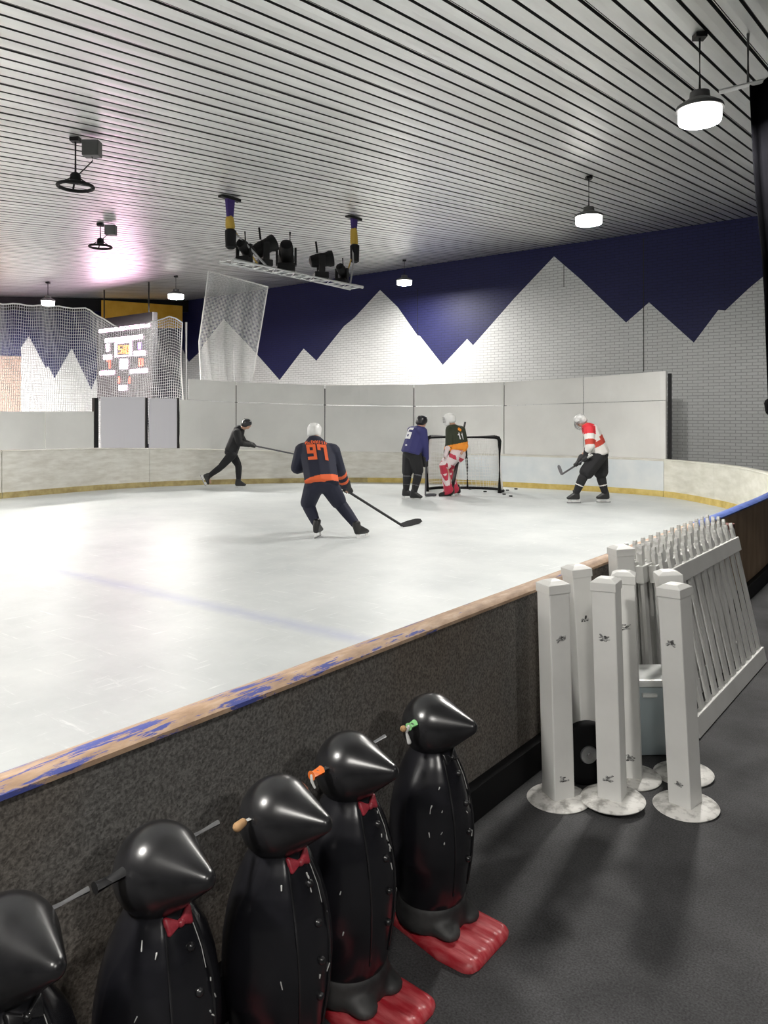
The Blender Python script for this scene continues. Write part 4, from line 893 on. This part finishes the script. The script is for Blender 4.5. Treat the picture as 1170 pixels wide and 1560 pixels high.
def person(label, zp, J_, face, cfg):
    """J_: joint -> (px, py, extra depth); the pose is laid out as 3-D joints in metres"""
    P = {k: at(v[0], v[1], zp + v[2]) for k, v in J_.items()}
    base = Vector(((P['anL'].x + P['anR'].x) / 2, (P['anL'].y + P['anR'].y) / 2, 0)); s_ = cfg.get('s', 1.0)
    root = thing('person', label, 'person', base)
    fw = Vector(face).normalized(); rt_ = (P['shR'] - P['shL']).normalized(); up = (P['neck'] - P['belly']).normalized(); tf = up.cross(rt_).normalized()
    hup = cfg.get('hup', Vector((0, 0, 1))); hup = (hup - fw * hup.dot(fw)).normalized(); hr = fw.cross(hup).normalized(); hc = P['head']
    E = lambda a, b_, c: ell(rt_, tf, up, a * s_, b_ * s_, c * s_); HE = lambda a, b_, c: ell(hr, fw, hup, a * s_, b_ * s_, c * s_)
    # one continuous body under the kit
    mb = MB()
    mb.hull([(hc + hup * 0.03 * s_, HE(0.077, 0.096, 0.088)), (hc + fw * 0.03 * s_ - hup * 0.075 * s_, HE(0.052, 0.058, 0.04))])
    mb.hull([(hc + fw * 0.092 * s_, HE(0.011, 0.012, 0.018)), (hc + fw * 0.108 * s_ - hup * 0.028 * s_, HE(0.016, 0.014, 0.010))])
    mb.hull([(hc + fw * 0.088 * s_ - hup * 0.064 * s_ - hr * 0.02 * s_, 0.008), (hc + fw * 0.088 * s_ - hup * 0.064 * s_ + hr * 0.02 * s_, 0.008)])
    for q in (-1, 1): mb.hull([(hc + hr * q * 0.078 * s_ + hup * 0.01 * s_, HE(0.012, 0.02, 0.028)), (hc + hr * q * 0.074 * s_ - hup * 0.02 * s_, HE(0.010, 0.013, 0.014))])
    mb.hull([(hc - hup * 0.07 * s_ - fw * 0.015 * s_, 0.058 * s_), (P['neck'], 0.066 * s_)])
    mb.hull([(P['neck'], 0.07 * s_), (P['chest'], E(0.165, 0.115, 0.13))]); mb.hull([(P['chest'], E(0.165, 0.115, 0.13)), (P['belly'], E(0.155, 0.115, 0.10))])
    for q in 'LR':
        mb.hull([(P['chest'] + up * 0.08 * s_, 0.08 * s_), (P['sh' + q], 0.062 * s_)])
        mb.chain([P['sh' + q], P['el' + q], P['ha' + q]], [0.060 * s_, 0.045 * s_, 0.030 * s_])
        mb.chain([P['hi' + q], P['kn' + q], P['an' + q]], [0.088 * s_, 0.060 * s_, 0.044 * s_]); mb.hull([(P['belly'], 0.10 * s_), (P['hi' + q], 0.088 * s_)])
        t_ = Vector(cfg['toe' + q]).normalized(); mb.hull([(P['an' + q] - Vector((0, 0, 0.03)), 0.036), (P['an' + q] - Vector((0, 0, 0.055)) + t_ * 0.10, 0.026)])
    mb.build('body', M['skin'], root, smooth=True, frame=base, remesh=(0.013, 3))
    # jersey / jacket
    w = cfg.get('bulk', 1.0); mb = MB(); hem = P['belly'] + up * cfg.get('hem', -0.04)
    mb.hull([(P['neck'] + up * 0.005, E(0.10, 0.095, 0.035)), (P['chest'] + up * 0.05, E(0.205 * w, 0.155 * w, 0.12))])
    mb.hull([(P['chest'] + up * 0.05, E(0.205 * w, 0.155 * w, 0.12)), (hem, E(0.205 * w, 0.165 * w, 0.035))])
    for q in 'LR':
        cf = P['el' + q].lerp(P['ha' + q], cfg.get('cuff', 0.62))
        mb.hull([(P['chest'] + up * 0.10, E(0.09, 0.10, 0.07)), (P['sh' + q], 0.098 * s_ * w)])
        mb.chain([P['sh' + q], P['el' + q], cf], [0.098 * s_ * w, 0.080 * s_ * w, 0.064 * s_ * w])
    if cfg.get('hood'): mb.hull([(P['neck'] - tf * 0.06 + up * 0.02, E(0.10, 0.07, 0.06)), (P['neck'] - tf * 0.11 - up * 0.05, E(0.09, 0.05, 0.07))])
    jr = mb.build(cfg.get('top_name', 'jersey'), cfg['top'], root, smooth=True, frame=base, remesh=(0.010, 5), rule=(lambda c: cfg['rule'](c, P, up, rt_, tf, hem)) if cfg.get('rule') else None)
    # pants and socks
    mb = MB(); pw = cfg.get('pants_w', 1.0)
    mb.hull([(hem + up * 0.03, E(0.17, 0.135, 0.05)), (P['belly'] - up * 0.10, E(0.175, 0.145, 0.09))])
    for q in 'LR':
        kn = P['hi' + q].lerp(P['kn' + q], cfg.get('short', 0.86)); mb.hull([(P['belly'] - up * 0.08, 0.12 * s_), (P['hi' + q], 0.118 * s_ * pw)]); mb.hull([(P['hi' + q], 0.120 * s_ * pw), (kn, cfg.get('kr', 0.098) * s_ * pw)])
    mb.build('pants', cfg['pants'], root, smooth=True, frame=base, remesh=(0.012, 4), rule=cfg.get('pants_rule') and (lambda c: cfg['pants_rule'](c, P)))
    if not cfg.get('pads'):
        for q in 'LR':
            k, a = P['kn' + q], P['an' + q]; mb = MB(); mb.chain([k.lerp(P['hi' + q], 0.12), k.lerp(a, 0.1), k.lerp(a, 0.45), k.lerp(a, 0.86)], [v * s_ * cfg.get('sw', 1.0) for v in (0.076, 0.080, 0.072, 0.057)])
            mb.build('sock', cfg['sock'], root, smooth=True, frame=base, remesh=(0.010, 4), rule=cfg.get('sock_rule') and (lambda c, k=k, a=a: cfg['sock_rule']((c - k).dot(a - k) / (a - k).length_squared)))
    for q in 'LR': skate(P['an' + q], Vector(cfg['toe' + q]), root, base, up=cfg.get('sup' + q))
    helmet(hc, fw, hup, root, base, cfg['helmet'], cfg.get('face', 'none'), s_)
    return root, P, jr, base, (rt_, tf, up)
Z = Vector((0, 0, 1))
# -- skater in navy and orange, seen from behind
def r97(c, P, up, rt_, tf, hem):
    s_ = (c - hem).dot(up)
    for q in 'LR':
        el, ha = P['el' + q], P['ha' + q]; f = (c - el).dot(ha - el) / (ha - el).length_squared; rad = ((c - el) - (ha - el) * f).length
        if rad < 0.10 and f > 0.02 and abs((c - P['chest']).dot(rt_)) > 0.19:
            return 1 if (0.22 < f < 0.34 or 0.48 < f < 0.58) else 0
    return 1 if -0.03 < s_ < 0.06 and abs((c - hem).dot(rt_)) < 0.24 else 0
zp = 10.29
J97 = dict(head=(479, 658, 0.24), neck=(480, 669, 0.16), chest=(484, 692, 0.08), belly=(489, 727, -0.06), shL=(461, 687, 0.12), shR=(506, 688, 0.12), elL=(453, 712, 0.14), elR=(515, 711, 0.24), haL=(471, 710, 0.44), haR=(529, 748, 0.62),
           hiL=(478, 741, -0.04), hiR=(500, 738, -0.04), knL=(469, 768, 0.16), knR=(517, 766, 0.16), anL=(483, 800, 0.0), anR=(545, 803, 0.02))
cfg = dict(top=[M['cloth_navy'], M['cloth_orange']], rule=r97, pants=M['cloth_navy'], sock=M['cloth_navy'], helmet=M['helmet_white'], toeL=(0.25, 0.97, 0), toeR=(0.65, 0.75, 0), supR=Vector((-0.35, 0, 1)), bulk=1.17, hem=-0.09, short=0.9, pants_w=1.14, cuff=0.72, sw=1.12)
root, P, jr, base, (rt_, tf, up) = person('person skating away in a dark jersey with orange number 97 and white helmet, knees bent', zp, J97, (0.05, 0.97, -0.12), cfg)
decal(jr, base, '97', P['chest'] - up * 0.035 - tf * 0.1, rt_, up, 0.29, 0.23, M['cloth_orange'], 'back_number')
decal(jr, base, 'McDAVID', P['chest'] + up * 0.118 - tf * 0.1, rt_, up, 0.30, 0.058, M['cloth_orange'], 'back_name')
heel = on_floor(613, 804) + Z * 0.03; toe = on_floor(641, 797.5) + Z * 0.03
d97 = (P['haR'] - heel).normalized(); butt = heel + d97 * 1.40
glove(P['haR'], d97, P['elR'] - P['haR'], root, base, M['glove_black']); lh = heel + d97 * 1.33; glove(lh, d97, P['elL'] - lh, root, base, M['glove_black'])
stick('black hockey stick reaching right across the ice from the skater numbered 97', (butt, heel), toe, M['stick'], bw=0.08)
# -- skater all in black, gliding right
zp = 17.66
JB = dict(head=(375.5, 646, 0.0), neck=(367, 654, 0.0), chest=(361, 664, 0.0), belly=(353.5, 685, 0.0), shL=(363, 659, 0.17), shR=(361, 659, -0.17), elL=(372, 674, 0.22), elR=(364.5, 675, -0.22), haL=(388.5, 679, 0.10), haR=(383, 678, -0.08),
          hiL=(354, 693, 0.09), hiR=(353, 693, -0.09), knL=(363.5, 709, 0.10), knR=(336, 712, -0.10), anL=(363.5, 733.5, 0.08), anR=(317.5, 725.5, -0.10))
cfg = dict(top=M['cloth_black'], top_name='jacket', hood=True, pants=M['cloth_black'], sock=M['cloth_black'], helmet=M['helmet_black'], toeL=(1, -0.1, 0), toeR=(0.45, -0.1, -0.9), supR=Vector((0.9, 0, 0.45)), hem=-0.06, bulk=0.95, pants_w=0.95, kr=0.09, cuff=0.8, hup=Vector((0.25, 0, 1)))
root, P, jr, base, _ = person('person in black hooded jacket, black trousers and dark helmet gliding right with rear leg stretched', zp, JB, (1, -0.15, -0.25), cfg)
b_, h_ = at(380, 677.6, zp - 0.08), at(484, 699, zp - 0.2); dd = (b_ - h_).normalized()
for k in ('haL', 'haR'):
    c = h_ + dd * (P[k] - h_).dot(dd); glove(c, dd, P['el' + k[2]] - c, root, base, M['glove_black'])
stick('dark grey hockey stick held out level by the black clad skater', (b_ + dd * 0.08, h_), h_ - dd * 0.20 + Vector((0, -0.1, -0.10)), M['stick_grey'])
# -- skater in purple by the goal
zp = 15.34
JP = dict(head=(642.5, 642.5, 0.10), neck=(639, 652, 0.06), chest=(634, 663, 0.02), belly=(627.5, 685, -0.02), shL=(628, 657, 0.16), shR=(643, 658, -0.12), elL=(640, 676, 0.34), elR=(646.5, 678, -0.08), haL=(649, 699, 0.26), haR=(649, 707, 0.12),
          hiL=(623.5, 693, 0.07), hiR=(632, 693, -0.07), knL=(620.5, 722, 0.09), knR=(637.5, 720, 0.0), anL=(618.5, 748, 0.06), anR=(630.5, 751, -0.06))
cfg = dict(top=M['cloth_purple'], pants=M['cloth_black'], sock=[M['cloth_black'], M['stick_grey']], sock_rule=lambda f: 1 if 0.10 < f < 0.16 or 0.6 < f < 0.64 else 0, helmet=M['helmet_black'], toeL=(0.9, -0.15, 0), toeR=(0.95, -0.2, 0), bulk=1.13, hem=-0.08, cuff=0.7, pants_w=1.2, sw=1.15)
root, P, jr, base, (rt_, tf, up) = person('person in purple jersey with a white number and black helmet standing left of the goal', zp, JP, (0.85, 0.5, -0.2), cfg)
decal(jr, base, '6', P['chest'] - up * 0.02 - rt_ * 0.02 - tf * 0.1, rt_, up, 0.21, 0.24, M['print_white'], 'back_number')
decal(jr, base, 'o', P['belly'] + up * 0.03 + rt_ * 0.03 - tf * 0.1, rt_, up, 0.06, 0.035, M['print_white'], 'hem_patch')
heel = on_floor(648, 757) + Z * 0.03; c = at(649, 706, zp + 0.12); dd = (c - heel).normalized()
glove(c, dd, P['elR'] - c, root, base, M['glove_black']); lh = heel + dd * (P['haL'] - heel).dot(dd); glove(lh, dd, P['elL'] - lh, root, base, M['glove_black'])
stick('grey hockey stick held upright beside the left goal post by the skater in purple', (lh + dd * 0.12, heel), heel + Vector((0.22, 0.12, 0.0)), M['stick_grey'])
# -- goalie
zp = 16.0
def rg(c, P, up, rt_, tf, hem):
    s_ = (c - hem).dot(up)
    for q in 'LR':
        el, ha = P['el' + q], P['ha' + q]; f = (c - el).dot(ha - el) / (ha - el).length_squared; rad = ((c - el) - (ha - el) * f).length
        if rad < 0.11 and f > 0.25 and abs((c - P['chest']).dot(rt_)) > 0.2: return 1 if 0.3 < f < 0.5 else 0
    return 1 if s_ < 0.13 else 0
JG = dict(head=(685.5, 638.5, 0.0), neck=(690, 649, 0.03), chest=(694, 660, 0.05), belly=(696.5, 683, 0.02), shL=(686, 655, -0.02), shR=(702, 656, 0.16), elL=(684.5, 676, -0.12), elR=(707, 674, 0.08), haL=(678, 697, -0.20), haR=(703, 691, -0.12),
          hiL=(691, 693, -0.06), hiR=(699, 693, 0.08), knL=(678, 709, -0.14), knR=(685, 709, 0.16), anL=(687, 745, -0.12), anR=(696, 744, 0.14))
cfg = dict(top=[M['cloth_green'], M['cloth_amber']], rule=rg, pants=[M['pad_red'], M['pad_white']], pants_rule=lambda c, P: 1 if math.sin(c.z * 27 + c.x * 12) < 0.35 or math.sin(c.x * 31 + c.z * 6) > 0.6 else 0, sock=M['pad_red'], pads=True, helmet=M['helmet_white'], face='mask', toeL=(-0.8, -0.3, 0), toeR=(-0.8, 0.2, 0), bulk=1.06, hem=-0.03, cuff=0.6, pants_w=1.25, s=1.02)
root, P, jr, base, (rt_, tf, up) = person('person keeping goal in dark green jersey with white mask and red and white leg pads', zp, JG, (-0.95, 0.2, -0.1), cfg)
decal(jr, base, '11', P['chest'] - up * 0.08 - rt_ * 0.02 - tf * 0.1, rt_, up, 0.16, 0.14, M['print_white'], 'back_number')
decal(jr, base, 'o', P['chest'] + up * 0.06 - rt_ * 0.02 - tf * 0.1, rt_, up, 0.10, 0.08, M['cloth_amber'], 'back_emblem')
for q, dy in (('L', -1), ('R', 1)):
    k, a = P['kn' + q], P['an' + q]; dn = (a - k).normalized(); f_ = Vector((-1, 0.25 * 0, 0)); f_ = (f_ - dn * f_.dot(dn)).normalized(); sd = dn.cross(f_).normalized()
    R = lambda x, y, z: ell(sd, f_, dn, x, y, z); mb = MB()
    top_ = P['hi' + q].lerp(k, 0.45) + Vector((-0.06, 0, 0.01))
    mb.hull([(k + f_ * 0.05, R(0.145, 0.075, 0.10)), (top_, R(0.13, 0.06, 0.05))])
    mb.hull([(k + f_ * 0.05, R(0.145, 0.075, 0.10)), (a + f_ * 0.05 + dn * 0.01, R(0.135, 0.10, 0.06))])
    mb.hull([(a + f_ * 0.04, R(0.13, 0.10, 0.05)), (a + f_ * 0.10 + dn * 0.06, R(0.125, 0.13, 0.035))])
    def prule(c, k=k, a=a, sd=sd):
        f = (c - k).dot(a - k) / (a - k).length_squared; u = (c - k).dot(sd)
        if f > 0.80: return 0
        if f < 0.02: return 1 if f < -0.06 and abs(u) > 0.03 else 0
        if f < 0.30: return 0
        return 1 if math.sin((u * 1.0 + f * 0.22) * 58) > -0.25 else 0
    mb.build('leg_pad', [M['pad_red'], M['pad_white']], root, smooth=True, frame=base, remesh=(0.012, 4), rule=prule)
gb, ghl = at(708.5, 643, zp + 0.24), on_floor(687, 756) + Z * 0.03
dd = (gb - ghl).normalized()
c = ghl + dd * (P['haR'] - ghl).dot(dd); glove(c, dd, P['elR'] - c, root, base, M['cloth_amber'], 'blocker_glove', 1.3)
glove(P['haL'], Vector((0.3, 1, 0.2)), P['elL'] - P['haL'], root, base, M['pad_white'], 'catching_glove', 1.05)
stick('black goalie stick held across the leg pads with its butt over the shoulder', (gb, ghl), ghl + Vector((-0.25, -0.16, 0)), M['stick'], bw=0.09, goalie=True)
# -- skater in red and white
zp = 14.5
def rr_(c, P, up, rt_, tf, hem):
    el, sh = P['elL'], P['shL']; f = (c - sh).dot(el - sh) / (el - sh).length_squared; rad = ((c - sh) - (el - sh) * f).length; s_ = (c - hem).dot(up)
    lat = (c - P['chest']).dot(rt_)
    if abs(lat) > 0.13 and rad < 0.125:
        if f < 0.28: return 1
        if 0.62 < f < 0.95: return 2
        return 0
    for q in 'LR':
        e2, ha = P['el' + q], P['ha' + q]; g = (c - e2).dot(ha - e2) / (ha - e2).length_squared
        if g > 0.02 and ((c - e2) - (ha - e2) * g).length < 0.085 and (c - P['chest']).dot(tf) > 0.1: return 0
    if (c - P['neck']).length < 0.17: return 1
    if 0.20 < s_ < 0.30: return 2
    if (c - P['chest']).dot(tf) < -0.10 and 0.20 < s_ < 0.36: return 2
    return 0
JR = dict(head=(884.5, 640.5, 0.0), neck=(892.5, 648, 0.0), chest=(902, 660, 0.0), belly=(912.5, 688, 0.0), shL=(897, 655, -0.17), shR=(900, 655, 0.17), elL=(899, 679, -0.25), elR=(897, 679, 0.22), haL=(890, 695, -0.15), haR=(882, 704, 0.05),
          hiL=(910, 698, -0.09), hiR=(914, 698, 0.09), knL=(888, 727, -0.12), knR=(915.5, 727, 0.10), anL=(877, 752.5, -0.10), anR=(922, 752, 0.10))
cfg = dict(top=[M['cloth_white'], M['cloth_red'], M['cloth_brick']], rule=rr_, pants=M['cloth_black'], sock=[M['cloth_black'], M['cloth_white']], sock_rule=lambda f: 1 if 0.44 < f < 0.50 else 0, helmet=M['helmet_grey'], face='cage', toeL=(-1, -0.08, 0), toeR=(-1, 0.02, 0), bulk=1.08, hem=-0.08, cuff=0.35, pants_w=1.25, short=0.72, kr=0.115, sw=1.15, hup=Vector((-0.35, 0, 1)))
root, P, jr, base, _ = person('person in white and red jersey with black shorts and caged helmet striding left, looking down', zp, JR, (-0.85, -0.1, -0.5), cfg)
b_, h_ = at(902, 693, zp - 0.28), at(855.6, 722.8, zp + 0.25); dd = (b_ - h_).normalized()
for k in ('haL', 'haR'):
    c = h_ + dd * (P[k] - h_).dot(dd); glove(c, dd, P['el' + k[2]] - c, root, base, M['glove_black'])
stick('grey hockey stick with raised blade carried by the skater in red and white', (b_, h_), at(849, 709, zp + 0.40), M['stick_grey'], bw=0.06)
mb = None

# ------------------------------------------------------------------ world, camera, view
w = bpy.data.worlds.new('world'); bpy.context.scene.world = w; w.use_nodes = True
bg = w.node_tree.nodes['Background']; bg.inputs[0].default_value = (0.75, 0.8, 0.9, 1); bg.inputs[1].default_value = 0.02
cam = bpy.data.cameras.new('camera'); co = bpy.data.objects.new('camera', cam); C.objects.link(co)
co.location = (0, 0, H); co.rotation_euler = (math.pi / 2, 0, 0)
cam.sensor_fit = 'VERTICAL'; cam.sensor_height = 24; cam.lens = 24 * F / 1560; cam.shift_y = -(780 - CY) / 1560; cam.clip_start = 0.05; cam.clip_end = 200
sc = bpy.context.scene; sc.camera = co
sc.view_settings.view_transform = 'Standard'; sc.view_settings.look = 'None'; sc.view_settings.gamma = 1; sc.view_settings.use_curve_mapping = False
sc.view_settings.exposure = 0.0
sc.cycles.max_bounces = 10; sc.cycles.diffuse_bounces = 6; sc.cycles.use_denoising = True
